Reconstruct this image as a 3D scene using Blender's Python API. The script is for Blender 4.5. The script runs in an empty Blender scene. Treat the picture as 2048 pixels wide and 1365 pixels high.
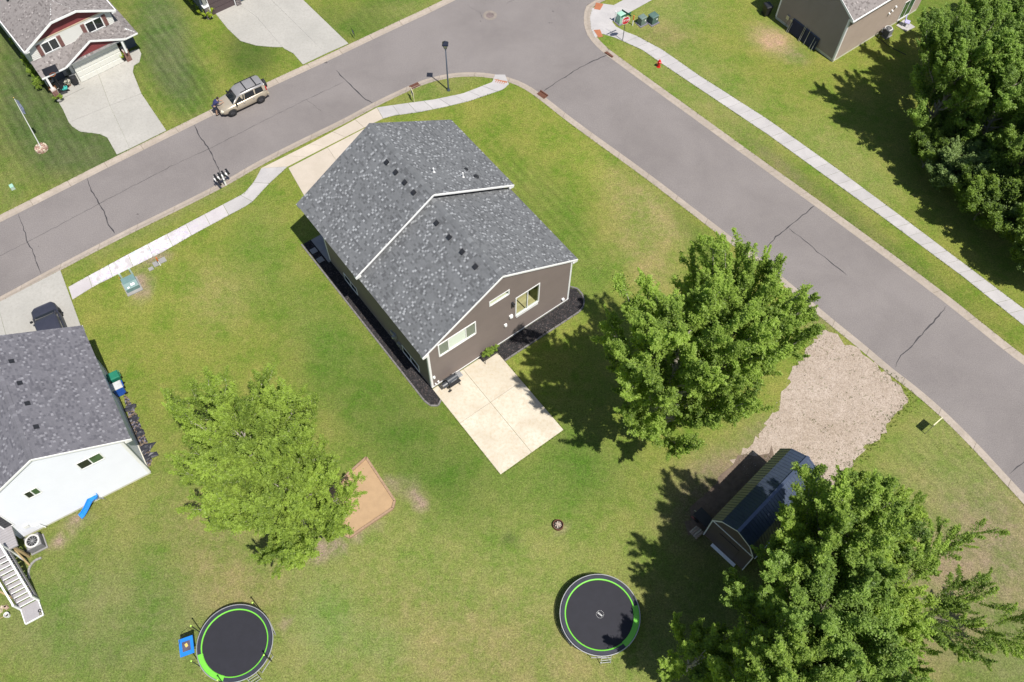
import bpy, bmesh, math, random
import numpy as np
from mathutils import Vector, Matrix, geometry, noise
R_ = math.radians
random.seed(7); rng = np.random.default_rng(7)
SC = bpy.context.scene
COL = SC.collection

# ------------------------------------------------------------------ camera
FPX, PIT, ROL, CH = 1762.7, 0.51862, 0.01836, 54.0
_fw = Vector((0, math.sin(PIT), -math.cos(PIT))); _rt = Vector((1, 0, 0)); _up = _rt.cross(_fw)
c_, s_ = math.cos(ROL), math.sin(ROL)
RT = _rt*c_ + _up*s_; UP = _up*c_ - _rt*s_; FW = _fw
cam_d = bpy.data.cameras.new('camera'); cam = bpy.data.objects.new('camera', cam_d); COL.objects.link(cam)
cam_d.sensor_width = 36; cam_d.lens = FPX*36/2048; cam_d.clip_start = 1; cam_d.clip_end = 3000
M = Matrix(((RT.x, UP.x, -FW.x, 0), (RT.y, UP.y, -FW.y, 0), (RT.z, UP.z, -FW.z, CH), (0, 0, 0, 1)))
cam.matrix_world = M
SC.camera = cam

# ------------------------------------------------------------------ world, sun, exposure
SUNAZ, SUNK = R_(132.8), 0.503
w = bpy.data.worlds.new('World'); SC.world = w; w.use_nodes = True
nt = w.node_tree; nt.nodes.clear()
sky = nt.nodes.new('ShaderNodeTexSky'); sky.sky_type = 'NISHITA'; sky.sun_disc = False
sky.sun_elevation = math.atan(1/SUNK); sky.sun_rotation = R_(137.2); sky.air_density = 1.0; sky.dust_density = 1.0
bg = nt.nodes.new('ShaderNodeBackground'); bg.inputs[1].default_value = 0.075
wo = nt.nodes.new('ShaderNodeOutputWorld')
nt.links.new(sky.outputs[0], bg.inputs[0]); nt.links.new(bg.outputs[0], wo.inputs[0])
sl = bpy.data.lights.new('sun', 'SUN'); sl.energy = 4.6; sl.angle = R_(0.53); sl.color = (1, 0.955, 0.88)
so = bpy.data.objects.new('sun', sl); COL.objects.link(so); so.location = (20, -20, 60)
SD = Vector((math.cos(SUNAZ)*SUNK, math.sin(SUNAZ)*SUNK, -1)).normalized()
so.rotation_euler = SD.to_track_quat('-Z', 'Y').to_euler()
SC.view_settings.view_transform = 'Standard'; SC.view_settings.look = 'None'
SC.view_settings.exposure = 0.45; SC.view_settings.gamma = 1; SC.view_settings.use_curve_mapping = False
SC.cycles.max_bounces = 8; SC.cycles.transparent_max_bounces = 8
SC.cycles.use_adaptive_sampling = True

def G(x, y, z=0.0):
    """a point of the place, at height z, read off the photograph (2048 px wide)"""
    d = RT*((x-1024)/FPX) + UP*(-(y-682.5)/FPX) + FW
    return Vector((0, 0, CH)) + d*((z-CH)/d.z)

# ------------------------------------------------------------------ materials
class NT:
    def __init__(s, name):
        s.m = bpy.data.materials.new(name); s.m.use_nodes = True; s.t = s.m.node_tree; s.t.nodes.clear()
        s.out = s.n('ShaderNodeOutputMaterial')
    def n(s, ty, **kw):
        nd = s.t.nodes.new(ty)
        for k, v in kw.items(): setattr(nd, k, v)
        return nd
    def l(s, a, b): s.t.links.new(a, b)
    def coord(s, kind='Object'):
        return s.n('ShaderNodeTexCoord').outputs[kind]
    def pos(s): return s.n('ShaderNodeNewGeometry').outputs['Position']
    def noise(s, vec, scale, detail=4, rough=0.55, dist=0.0):
        nd = s.n('ShaderNodeTexNoise'); nd.inputs['Scale'].default_value = scale
        nd.inputs['Detail'].default_value = detail; nd.inputs['Roughness'].default_value = rough
        nd.inputs['Distortion'].default_value = dist
        s.l(vec, nd.inputs['Vector']); return nd.outputs['Fac']
    def ramp(s, fac, pts):
        r = s.n('ShaderNodeValToRGB'); el = r.color_ramp.elements
        while len(el) < len(pts): el.new(0.5)
        for e, (p, c) in zip(el, pts):
            e.position = p; e.color = (c[0], c[1], c[2], 1) if hasattr(c, '__len__') else (c, c, c, 1)
        s.l(fac, r.inputs[0]); return r.outputs[0]
    def mix(s, fac, a, b, mode='MIX'):
        nd = s.n('ShaderNodeMix', data_type='RGBA', blend_type=mode)
        if isinstance(fac, (int, float)): nd.inputs[0].default_value = fac
        else: s.l(fac, nd.inputs[0])
        for i, v in ((6, a), (7, b)):
            if hasattr(v, 'is_linked'): s.l(v, nd.inputs[i])
            else: nd.inputs[i].default_value = (v[0], v[1], v[2], 1)
        return nd.outputs[2]
    def math(s, op, a, b=0.0):
        nd = s.n('ShaderNodeMath', operation=op)
        for i, v in ((0, a), (1, b)):
            if isinstance(v, (int, float)): nd.inputs[i].default_value = v
            else: s.l(v, nd.inputs[i])
        return nd.outputs[0]
    def attr(s, name, out='Color'): return s.n('ShaderNodeAttribute', attribute_name=name).outputs[out]
    def bump(s, h, strength, dist=0.02):
        b = s.n('ShaderNodeBump'); b.inputs['Strength'].default_value = strength; b.inputs['Distance'].default_value = dist
        s.l(h, b.inputs['Height']); return b.outputs[0]
    def done(s, col, rough=0.8, metal=0.0, normal=None, spec=0.4, coat=0.0):
        p = s.n('ShaderNodeBsdfPrincipled')
        if hasattr(col, 'is_linked'): s.l(col, p.inputs['Base Color'])
        else: p.inputs['Base Color'].default_value = (col[0], col[1], col[2], 1)
        if isinstance(rough, (int, float)): p.inputs['Roughness'].default_value = rough
        else: s.l(rough, p.inputs['Roughness'])
        p.inputs['Metallic'].default_value = metal; p.inputs['Specular IOR Level'].default_value = spec
        p.inputs['Coat Weight'].default_value = coat
        if normal is not None: s.l(normal, p.inputs['Normal'])
        s.l(p.outputs[0], s.out.inputs[0]); return s.m

_mc = {}
def mat(name, col, rough=0.7, var=0.12, scale=3.0, metal=0.0, bump=0.0, bscale=40.0, spec=0.4, coat=0.0):
    """a painted, moulded or cast surface with soft mottling and fine grain"""
    if name in _mc: return _mc[name]
    t = NT(name); v = t.pos()
    f = t.noise(v, scale, 5, 0.6); g = t.noise(v, bscale, 3)
    lo = [max(0, c*(1-var)) for c in col]; hi = [min(1, c*(1+var)) for c in col]
    c = t.mix(t.ramp(f, [(0.3, 0), (0.7, 1)]), lo, hi)
    c = t.mix(0.25*min(1, var*4), c, t.ramp(g, [(0.3, 0.35), (0.7, 0.75)]), 'OVERLAY')
    nrm = t.bump(g, bump, 0.01) if bump else None
    _mc[name] = t.done(c, rough, metal, nrm, spec, coat); return _mc[name]

def glass_mat(name, tint=(0.88, 0.92, 0.88), refl=(0.9, 0.95, 0.95)):
    t = NT(name); tr = t.n('ShaderNodeBsdfTransparent'); tr.inputs[0].default_value = (*tint, 1)
    gl = t.n('ShaderNodeBsdfGlossy'); gl.inputs[0].default_value = (*refl, 1); gl.inputs['Roughness'].default_value = 0.03
    fr = t.n('ShaderNodeLayerWeight'); fr.inputs[0].default_value = .5
    mx = t.n('ShaderNodeMixShader'); t.l(t.math('ADD', t.math('MULTIPLY', t.math('POWER', fr.outputs['Facing'], 4.0), 0.6), 0.07), mx.inputs[0]); t.l(tr.outputs[0], mx.inputs[1]); t.l(gl.outputs[0], mx.inputs[2])
    t.l(mx.outputs[0], t.out.inputs[0]); return t.m

def lawn_mat():
    t = NT('lawn_grass'); v = t.pos(); base = t.attr('tint'); st = t.attr('stripe', 'Fac')
    n1 = t.noise(v, 0.35, 6, 0.62); n2 = t.noise(v, 1.7, 6, 0.7, 0.6); n3 = t.noise(v, 9.0, 5, 0.75); n4 = t.noise(v, 17.0, 4, 0.85)
    c = t.mix(t.ramp(n1, [(0.35, 0), (0.68, 1)]), t.mix(1, base, (0.68, 0.90, 0.62), 'MULTIPLY'), t.mix(1, base, (1.26, 1.08, 1.45), 'MULTIPLY'))
    c = t.mix(t.ramp(n2, [(0.42, 0), (0.72, 0.55)]), c, t.mix(1, base, (1.5, 1.16, 2.1), 'MULTIPLY'))
    c = t.mix(0.62, c, t.ramp(n3, [(0.34, 0.20), (0.5, 0.47), (0.66, 0.78)]), 'OVERLAY')
    n6 = t.noise(v, 3.6, 6, 0.75, 0.3); c = t.mix(0.45, c, t.ramp(n6, [(0.36, 0.34), (0.64, 0.64)]), 'OVERLAY')
    c = t.mix(0.75, c, t.ramp(n4, [(0.3, 0.14), (0.72, 0.86)]), 'OVERLAY')
    mp = t.n('ShaderNodeMapping'); mp.inputs['Rotation'].default_value = (0, 0, R_(-126)); t.l(v, mp.inputs[0])
    ms = t.n('ShaderNodeMapping'); ms.inputs['Scale'].default_value = (0.12, 1, 1); t.l(mp.outputs[0], ms.inputs[0])
    wv = t.n('ShaderNodeTexWave'); wv.bands_direction = 'Y'; wv.inputs['Scale'].default_value = 0.42; wv.inputs['Distortion'].default_value = 2.2; wv.inputs['Detail'].default_value = 2; wv.inputs['Detail Scale'].default_value = 0.5; t.l(mp.outputs[0], wv.inputs['Vector']); wv.inputs['Distortion'].default_value = 3.5
    n5 = t.noise(ms.outputs[0], 2.6, 5, 0.7, 0.3); sw_ = t.math('ADD', t.math('MULTIPLY', wv.outputs['Fac'], 0.30), t.math('MULTIPLY', n5, 0.75))
    c = t.mix(t.math('MULTIPLY', st, 0.8), c, t.mix(0.85, c, t.ramp(sw_, [(0.3, 0.30), (0.5, 0.5), (0.62, 0.50), (0.78, 0.74)]), 'OVERLAY'))
    nrm = t.bump(t.math('ADD', n4, t.math('MULTIPLY', n3, 2.0)), 0.55, 0.05)
    return t.done(c, 0.95, 0, nrm, 0.15)

def asphalt_mat():
    t = NT('worn_asphalt'); v = t.pos()
    n1 = t.noise(v, 0.16, 5, 0.6, 0.4); n2 = t.noise(v, 1.1, 6, 0.65); n3 = t.noise(v, 14, 5, 0.85)
    c = t.mix(t.ramp(n1, [(0.38, 0), (0.62, 1)]), (0.170, 0.153, 0.149), (0.200, 0.181, 0.176))
    c = t.mix(t.ramp(n2, [(0.42, 0.0), (0.70, 0.32)]), c, (0.212, 0.192, 0.182))
    c = t.mix(0.6, c, t.ramp(n3, [(0.36, 0.30), (0.64, 0.70)]), 'OVERLAY')
    return t.done(c, 0.88, 0, t.bump(n3, 0.35, 0.008), 0.3)

def conc_mat(name, a, b, stain=None, sc=0.8):
    t = NT(name); v = t.pos(); rnd = t.n('ShaderNodeObjectInfo').outputs['Random']
    n1 = t.noise(v, sc, 5, 0.6, 0.4); n2 = t.noise(v, 5, 5, 0.7); n3 = t.noise(v, 45, 3, 0.8)
    c = t.mix(t.ramp(n1, [(0.3, 0), (0.7, 1)]), a, b)
    c = t.mix(t.math('MULTIPLY', rnd, 0.35), c, [x*0.86 for x in a])
    if stain: c = t.mix(t.ramp(n2, [(0.46, 0), (0.72, 0.7)]), c, stain)
    c = t.mix(0.35, c, t.ramp(n3, [(0.3, 0.32), (0.7, 0.68)]), 'OVERLAY')
    return t.done(c, 0.85, 0, t.bump(n3, 0.25, 0.006), 0.3)

def chalk_mat():
    t = NT('chalked_concrete'); v = t.pos()
    n1 = t.noise(v, 0.8, 5, 0.6); n2 = t.noise(v, 1.1, 4, 0.6, 1.5); n3 = t.noise(v, 2.3, 3, 0.5, 2.5); n4 = t.noise(v, 7, 5, 0.8)
    c = t.mix(t.ramp(n1, [(0.3, 0), (0.7, 1)]), (0.40, 0.37, 0.38), (0.46, 0.43, 0.44))
    k = t.ramp(n3, [(0.36, (0.42, 0.38, 0.56)), (0.44, (0.56, 0.48, 0.58)), (0.50, (0.66, 0.65, 0.66)), (0.57, (0.58, 0.57, 0.48)), (0.66, (0.42, 0.52, 0.58))])
    msk = t.math('MULTIPLY', t.ramp(n2, [(0.38, 0), (0.50, 1)]), t.ramp(n4, [(0.3, 0.6), (0.55, 1.0)]))
    at = t.attr('chalk', 'Fac'); c = t.mix(t.math('MULTIPLY', msk, at), c, k)
    return t.done(c, 0.9)

def siding_mat(name, col, var=0.05):
    t = NT(name); v = t.coord(); ms = t.n('ShaderNodeMapping'); ms.inputs['Scale'].default_value = (1, 1, 12); t.l(v, ms.inputs[0])
    n1 = t.noise(v, 0.9, 4); n2 = t.noise(ms.outputs[0], 9, 3, 0.7)
    c = t.mix(t.ramp(n1, [(0.3, 0), (0.7, 1)]), [x*(1-var) for x in col], [min(1, x*(1+var)) for x in col])
    c = t.mix(0.25, c, t.ramp(n2, [(0.35, 0.4), (0.65, 0.6)]), 'OVERLAY')
    return t.done(c, 0.6, 0, t.bump(n2, 0.15, 0.004), 0.35)

def shingle_mat(name, dark, mid, light):
    """each tab's own granule colour comes from the mesh attribute 'tone'"""
    t = NT(name); v = t.coord(); a = t.attr('tone', 'Fac')
    c = t.ramp(a, [(0.0, dark), (0.35, mid), (0.6, [m*1.1 for m in mid]), (1.0, light)])
    n0 = t.noise(v, 0.5, 4); n3 = t.noise(v, 60, 3, 0.8)
    c = t.mix(0.45, c, t.ramp(n3, [(0.3, 0.3), (0.7, 0.7)]), 'OVERLAY')
    c = t.mix(0.25, c, t.ramp(n0, [(0.3, 0.36), (0.7, 0.62)]), 'OVERLAY')
    return t.done(c, 0.92, 0, t.bump(n3, 0.4, 0.005), 0.25)

def leaf_mat(name, dk, lt, trans=0.35):
    t = NT(name); a = t.attr('tone', 'Fac'); c = t.ramp(a, [(0.0, dk), (0.55, [(x+y)*0.5 for x, y in zip(dk, lt)]), (1.0, lt)])
    di = t.n('ShaderNodeBsdfPrincipled'); t.l(c, di.inputs['Base Color']); di.inputs['Roughness'].default_value = 0.5; di.inputs['Specular IOR Level'].default_value = 0.3
    tr = t.n('ShaderNodeBsdfTranslucent'); t.l(t.mix(1, c, (1.3, 1.35, 0.5), 'MULTIPLY'), tr.inputs[0])
    mx = t.n('ShaderNodeMixShader'); mx.inputs[0].default_value = trans
    t.l(di.outputs[0], mx.inputs[1]); t.l(tr.outputs[0], mx.inputs[2]); t.l(mx.outputs[0], t.out.inputs[0]); return t.m

MA = dict(
 lawn=lawn_mat(), asphalt=asphalt_mat(),
 walk=conc_mat('sidewalk_concrete', (0.36, 0.345, 0.345), (0.45, 0.43, 0.425)),
 drive=conc_mat('driveway_concrete', (0.335, 0.325, 0.30), (0.41, 0.395, 0.365), (0.29, 0.275, 0.25), 0.4),
 warm=conc_mat('pale_warm_concrete', (0.43, 0.375, 0.31), (0.51, 0.45, 0.385)),
 patio=conc_mat('patio_concrete', (0.47, 0.415, 0.33), (0.60, 0.55, 0.465), (0.42, 0.34, 0.23), 0.5),
 stone_c=conc_mat('grey_concrete', (0.24, 0.235, 0.23), (0.32, 0.31, 0.30)),
 curb=conc_mat('curb_concrete', (0.31, 0.265, 0.225), (0.39, 0.335, 0.285), (0.26, 0.22, 0.17)),
 chalk=chalk_mat(),
 tar=mat('crack_tar', (0.045, 0.042, 0.045), 0.6), white=mat('white_trim', (0.78, 0.78, 0.78), 0.45, 0.03),
 taupe=siding_mat('taupe_siding', (0.170, 0.140, 0.128)), whites=siding_mat('white_siding', (0.68, 0.695, 0.76), 0.02),
 cream=siding_mat('cream_siding', (0.60, 0.595, 0.56), 0.03), redsh=siding_mat('red_shakes', (0.20, 0.045, 0.048), 0.15),
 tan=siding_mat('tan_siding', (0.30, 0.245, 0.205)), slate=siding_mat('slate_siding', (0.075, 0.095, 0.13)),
 sh_main=shingle_mat('grey_shingles', (0.088, 0.091, 0.097), (0.138, 0.143, 0.151), (0.30, 0.31, 0.325)),
 sh_left=shingle_mat('violet_grey_shingles', (0.098, 0.096, 0.112), (0.140, 0.137, 0.155), (0.235, 0.232, 0.255)),
 sh_red=shingle_mat('brown_grey_shingles', (0.13, 0.115, 0.112), (0.22, 0.20, 0.195), (0.34, 0.31, 0.30)),
 vent=mat('black_vent_metal', (0.02, 0.021, 0.025), 0.5), black=mat('black_metal', (0.018, 0.018, 0.02), 0.45),
 glass=glass_mat('window_glass'), dglass=mat('dark_glass', (0.012, 0.016, 0.02), 0.06, 0.3, spec=0.8),
 gglass=mat('painted_green_reflection_glass', (0.05, 0.10, 0.05), 0.08, 0.5, 2.0, spec=0.8),  # green reflection in the panes is painted as base colour
 blind=mat('white_blind', (0.92, 0.94, 0.90), 0.8, 0.03), curtain=mat('grey_green_curtain', (0.20, 0.23, 0.19), 0.8, 0.05),
 wood=mat('oak_floor', (0.42, 0.36, 0.20), 0.5, 0.15), inner=mat('inner_wall', (0.30, 0.31, 0.26), 0.9, 0.05),
 rust=mat('rusty_iron', (0.11, 0.045, 0.028), 0.85, 0.35, 12), brick=mat('brick_red_plate', (0.34, 0.125, 0.06), 0.8, 0.1),
 timber=mat('sandbox_timber', (0.30, 0.20, 0.13), 0.85, 0.2, 6), bark=mat('grey_bark', (0.20, 0.175, 0.14), 0.95, 0.3, 9, bump=0.4),
 metal=mat('galvanised_metal', (0.45, 0.46, 0.48), 0.4, 0.1, metal=0.7), green=mat('utility_green', (0.075, 0.13, 0.11), 0.55, 0.12),
 stucco=mat('cream_foundation', (0.55, 0.53, 0.45), 0.9, 0.1),
)
# ------------------------------------------------------------------ builders
class MB:
    def __init__(s): s.v = []; s.f = []; s.mi = []; s.tone = []
    def add(s, vs, fs, mi=0, tone=0.5):
        b = len(s.v); s.v += [tuple(p) for p in vs]
        for f in fs: s.f.append(tuple(b+i for i in f)); s.mi.append(mi); s.tone.append(tone)
        return s
    def box(s, c, sz, rz=0.0, mi=0, tilt=None):
        hx, hy, hz = sz[0]/2, sz[1]/2, sz[2]/2
        m = Matrix.Rotation(rz, 3, 'Z')
        if tilt is not None: m = m @ tilt
        vs = [Vector(c) + m @ Vector((x*hx, y*hy, z*hz)) for z in (-1, 1) for y in (-1, 1) for x in (-1, 1)]
        return s.add(vs, [(0, 2, 3, 1), (4, 5, 7, 6), (0, 1, 5, 4), (2, 6, 7, 3), (0, 4, 6, 2), (1, 3, 7, 5)], mi)
    def taper(s, c, s0, s1, h, rz=0.0, mi=0):
        m = Matrix.Rotation(rz, 3, 'Z'); vs = []
        for z, q in ((0, s0), (h, s1)):
            for y in (-1, 1):
                for x in (-1, 1): vs.append(Vector(c) + m @ Vector((x*q[0]/2, y*q[1]/2, z)))
        return s.add(vs, [(0, 2, 3, 1), (4, 5, 7, 6), (0, 1, 5, 4), (2, 6, 7, 3), (0, 4, 6, 2), (1, 3, 7, 5)], mi)
    def bar(s, a, b, wd, ht, mi=0):
        a, b = Vector(a), Vector(b); d = (b-a).normalized(); u = Vector((0, 0, 1))
        if abs(d.z) > 0.98: u = Vector((1, 0, 0))
        x = d.cross(u).normalized(); y = x.cross(d).normalized(); vs = []
        for p in (a, b):
            for sy in (-1, 1):
                for sx in (-1, 1): vs.append(p + x*(sx*wd/2) + y*(sy*ht/2))
        return s.add(vs, [(0, 2, 3, 1), (4, 5, 7, 6), (0, 1, 5, 4), (2, 6, 7, 3), (0, 4, 6, 2), (1, 3, 7, 5)], mi)
    def tube(s, pts, rad, n=6, mi=0, cap=True):
        pts = [Vector(p) for p in pts]; rs = rad if hasattr(rad, '__len__') else [rad]*len(pts); vs = []
        for i, p in enumerate(pts):
            d = (pts[min(i+1, len(pts)-1)] - pts[max(i-1, 0)]).normalized()
            u = Vector((0, 0, 1)) if abs(d.z) < 0.95 else Vector((1, 0, 0))
            x = d.cross(u).normalized(); y = x.cross(d).normalized()
            for k in range(n):
                a = 2*math.pi*k/n; vs.append(p + x*(math.cos(a)*rs[i]) + y*(math.sin(a)*rs[i]))
        fs = [(i*n+k, i*n+(k+1) % n, (i+1)*n+(k+1) % n, (i+1)*n+k) for i in range(len(pts)-1) for k in range(n)]
        if cap: fs += [tuple(range(n))[::-1], tuple((len(pts)-1)*n+k for k in range(n))]
        return s.add(vs, fs, mi)
    def lathe(s, c, prof, n=16, mi=0, a0=0.0, a1=2*math.pi):
        full = abs(a1-a0-2*math.pi) < 1e-6; m = n if full else n+1; vs = []
        for r, z in prof:
            for k in range(m):
                a = a0 + (a1-a0)*k/n; vs.append((c[0]+r*math.cos(a), c[1]+r*math.sin(a), c[2]+z))
        fs = [(i*m+k, i*m+(k+1) % m, (i+1)*m+(k+1) % m, (i+1)*m+k) for i in range(len(prof)-1) for k in range(n)]
        return s.add(vs, fs, mi)
    def prism(s, poly, z0, z1, mi=0):
        n = len(poly); P = [(p[0], p[1]) for p in poly]
        ar = sum(P[i][0]*P[(i+1) % n][1]-P[(i+1) % n][0]*P[i][1] for i in range(n))
        if ar < 0: P = P[::-1]
        vs = [(x, y, z0) for x, y in P] + [(x, y, z1) for x, y in P]
        return s.add(vs, [tuple(range(n))[::-1], tuple(range(n, 2*n))] + [(i, (i+1) % n, n+(i+1) % n, n+i) for i in range(n)], mi)
    def poly3(s, pts, mi=0): return s.add(pts, [tuple(range(len(pts)))], mi)
    def slab(s, pts, th, mi=0):
        """a thick flat polygon; th goes along minus its normal"""
        P = [Vector(p) for p in pts]; nn = (P[1]-P[0]).cross(P[2]-P[1]).normalized(); n = len(P)
        if nn.z < 0: P = P[::-1]; nn = -nn
        Q = [p - nn*th for p in P]
        return s.add(P+Q, [tuple(range(n)), tuple(range(n, 2*n))[::-1]] + [(i, n+i, n+(i+1) % n, (i+1) % n) for i in range(n)], mi)
    def build(s, name, mats, parent=None, world=False, smooth=False, tone=False, bevel=0.0, label=None):
        me = bpy.data.meshes.new(name); vs = s.v
        if world and parent is not None:
            inv = (Matrix.Translation(parent.location) @ parent.rotation_euler.to_matrix().to_4x4()).inverted()
            vs = [inv @ Vector(p) for p in vs]
        me.from_pydata([tuple(p) for p in vs], [], s.f)
        for m in (mats if isinstance(mats, (list, tuple)) else [mats]): me.materials.append(m)
        if any(s.mi): me.polygons.foreach_set('material_index', s.mi)
        if tone:
            a = me.attributes.new('tone', 'FLOAT', 'FACE'); a.data.foreach_set('value', s.tone)
        if smooth: me.polygons.foreach_set('use_smooth', [True]*len(s.f))
        o = bpy.data.objects.new(name, me); COL.objects.link(o)
        if parent is not None: o.parent = parent
        if bevel:
            b = o.modifiers.new('bevel', 'BEVEL'); b.width = bevel; b.segments = 2; b.limit_method = 'ANGLE'
        if label: o['label'] = label
        return o

def thing(name, label, cat, loc=(0, 0, 0), rz=0.0, group=None):
    o = bpy.data.objects.new(name, None); COL.objects.link(o); o.empty_display_size = 0.3
    o.location = loc; o.rotation_euler = (0, 0, rz); o['label'] = label; o['category'] = cat
    if group: o['group'] = group
    return o
def tag(o, label, cat, group=None):
    o['label'] = label; o['category'] = cat
    if group: o['group'] = group
    return o
def struct(o, kind='structure'): o['kind'] = kind; return o
def sempty(name):
    o = bpy.data.objects.new(name, None); COL.objects.link(o); o['kind'] = 'structure'; return o
def dup(root, loc, rz, label, keep=False):
    r = root.copy(); COL.objects.link(r); r.location = loc; r.rotation_euler = (0, 0, rz); r['label'] = label
    for ch in list(root.children):
        c = ch.copy(); COL.objects.link(c); c.parent = r
        for g in list(ch.children):
            d = g.copy(); COL.objects.link(d); d.parent = c
    return r

def lerp_poly(pl, t):
    """point at parameter t in 0..1 along polyline"""
    L = [0.0]
    for a, b in zip(pl, pl[1:]): L.append(L[-1]+(b-a).length)
    d = t*L[-1]
    for i in range(len(pl)-1):
        if d <= L[i+1] or i == len(pl)-2:
            q = (d-L[i])/max(1e-9, L[i+1]-L[i]); return pl[i].lerp(pl[i+1], q)
def plen(pl): return sum((b-a).length for a, b in zip(pl, pl[1:]))
def px(pts, z=0.0): return [G(x, y, z) for x, y in pts]
def inpoly(x, y, poly):
    c = False; n = len(poly); j = n-1
    for i in range(n):
        xi, yi = poly[i][0], poly[i][1]; xj, yj = poly[j][0], poly[j][1]
        if (yi > y) != (yj > y) and x < (xj-xi)*(y-yi)/(yj-yi)+xi: c = not c
        j = i
    return c

# ------------------------------------------------------------------ ground, road, curbs
def ext(p, q, L): d = (q-p).normalized(); return q + d*L
upA = px([(0, 444), (173, 356), (200, 342), (389, 248), (537, 175), (652, 123), (762, 70), (913, 0)])       # asphalt edge, far side of the first road
dnA = px([(0, 593), (83, 547), (233, 468), (328, 422), (448, 362), (512, 323), (612, 273), (687, 237), (745, 205), (808, 175), (850, 157),
          (903, 145), (950, 143), (988, 147), (1023, 155), (1054, 168), (1084, 188), (1149, 240), (1292, 342), (1387, 415), (1492, 495),
          (1558, 546), (1656, 630), (1724, 684), (1789, 740), (1816, 759), (1879, 811), (1948, 878), (2016, 952), (2048, 986)])
rtB = px([(1177, 3), (1169, 20), (1167, 40), (1170, 58), (1178, 76), (1204, 103), (1237, 127), (1282, 160), (1335, 198), (1536, 344), (1629, 410),
          (1872, 589), (1989, 684), (2048, 730)])
dA = (G(512, 323)-G(0, 593)).normalized()
dB = (G(1872, 589)-G(1335, 198)).normalized()
dB2 = (G(2048, 986)-G(1948, 878)).normalized()
upA = [upA[0]-dA*90] + upA + [upA[-1]+dA*90]
dnA = [dnA[0]-dA*90] + dnA + [dnA[-1]+dB2*60]
rtB = [rtB[0]+dA*95] + rtB + [rtB[-1]+dB*60]
# curb outer edge = asphalt edge offset outward
def offset(pl, d):
    out = []
    for i, p in enumerate(pl):
        t = (pl[min(i+1, len(pl)-1)]-pl[max(i-1, 0)]); t.z = 0; t.normalize()
        out.append(p + Vector((-t.y, t.x, 0))*d)
    return out
def smooth_pl(pl, it=2):
    for _ in range(it):
        q = [pl[0]]
        for a, b in zip(pl, pl[1:]): q += [a.lerp(b, 0.25), a.lerp(b, 0.75)]
        q.append(pl[-1]); pl = q
    return pl
upA, dnA, rtB = smooth_pl(upA), smooth_pl(dnA), smooth_pl(rtB)
CW = 0.60
upO, dnO, rtO = offset(upA, CW), offset(dnA, -CW), offset(rtB, CW)
RZ = -0.07
road_poly = upA + rtB + dnA[::-1]
hole = upO + rtO + dnO[::-1]
def tess(poly, z):
    ts = geometry.tessellate_polygon([[Vector((p.x, p.y, 0)) for p in poly]]); return [(p.x, p.y, z) for p in poly], [tuple(t) for t in ts]
vs, fs = tess(road_poly, RZ)
fs = [t if (Vector(vs[t[1]])-Vector(vs[t[0]])).cross(Vector(vs[t[2]])-Vector(vs[t[0]])).z > 0 else t[::-1] for t in fs]
road = struct(MB().add(vs, fs).build('road', MA['asphalt']))

def crack(pts, wd=0.05):
    pl = px(pts, RZ); n = max(4, int(plen(pl)/0.35)); P = []
    for i in range(n+1):
        p = lerp_poly(pl, i/n); P.append(p + Vector((random.uniform(-1, 1), random.uniform(-1, 1), 0))*0.045)
    m = MB(); vs = []
    for i, p in enumerate(P):
        t = P[min(i+1, n)]-P[max(i-1, 0)]; t.normalize(); q = Vector((-t.y, t.x, 0)); ww = wd*random.uniform(0.35, 1.0)
        if i in (0, n): ww *= 0.3
        vs += [(p+q*ww/2), (p-q*ww/2)]
    vs = [(a.x, a.y, RZ+0.004) for a in vs]
    m.add(vs, [(2*i, 2*i+1, 2*i+3, 2*i+2) for i in range(n)]); return m.build('crack_seal', MA['tar'], road)
for pts, wd in [
 ([(389, 250), (398, 270), (411, 288), (423, 308), (437, 338), (448, 360)], 0.11),
 ([(-60, 545), (0, 512), (55, 485), (198, 408), (346, 331), (421, 297), (512, 250), (612, 200), (687, 165)], 0.045),
 ([(174, 357), (180, 375), (198, 407), (210, 427), (218, 450), (230, 467)], 0.11),
 ([(35, 428), (45, 447), (54, 482), (66, 505), (75, 530), (83, 547)], 0.08),
 ([(672, 141), (692, 163), (710, 178), (725, 195), (745, 207)], 0.12), ([(612, 199), (630, 212), (645, 225)], 0.03),
 ([(1087, 183), (1124, 158), (1159, 136), (1182, 125), (1204, 114), (1215, 110)], 0.10),
 ([(1629, 412), (1614, 425), (1589, 445), (1574, 457), (1551, 475), (1538, 490), (1530, 505)], 0.11),
 ([(1577, 458), (1604, 477), (1636, 505), (1666, 529), (1694, 550)], 0.09),
 ([(1892, 614), (1882, 627), (1864, 647), (1826, 690), (1797, 716), (1790, 734)], 0.11),
 ([(2060, 920), (2048, 926), (2029, 938), (2019, 948)], 0.09),
 ([(935, 10), (945, 18), (960, 25), (965, 38)], 0.035), ([(1010, 12), (1018, 4), (1030, 0)], 0.03)]: crack(pts, wd)
m = MB()
for (x, y, r) in [(275, 429, .13), (276, 437, .05), (77, 493, .06), (961, 43, .10), (1106, 23, .12), (1099, 46, .14), (1104, 46, .1), (649, 125, .3)]:
    c = G(x, y, RZ+0.004); pts = [(c.x+math.cos(a)*r*random.uniform(.5, 1), c.y+math.sin(a)*r*random.uniform(.3, .8), c.z) for a in np.linspace(0, 6.28, 8)[:-1]]
    m.poly3(pts)
m.build('oil_stain', mat('oil_stain_dark', (0.09, 0.08, 0.08), 0.7), road)

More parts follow.
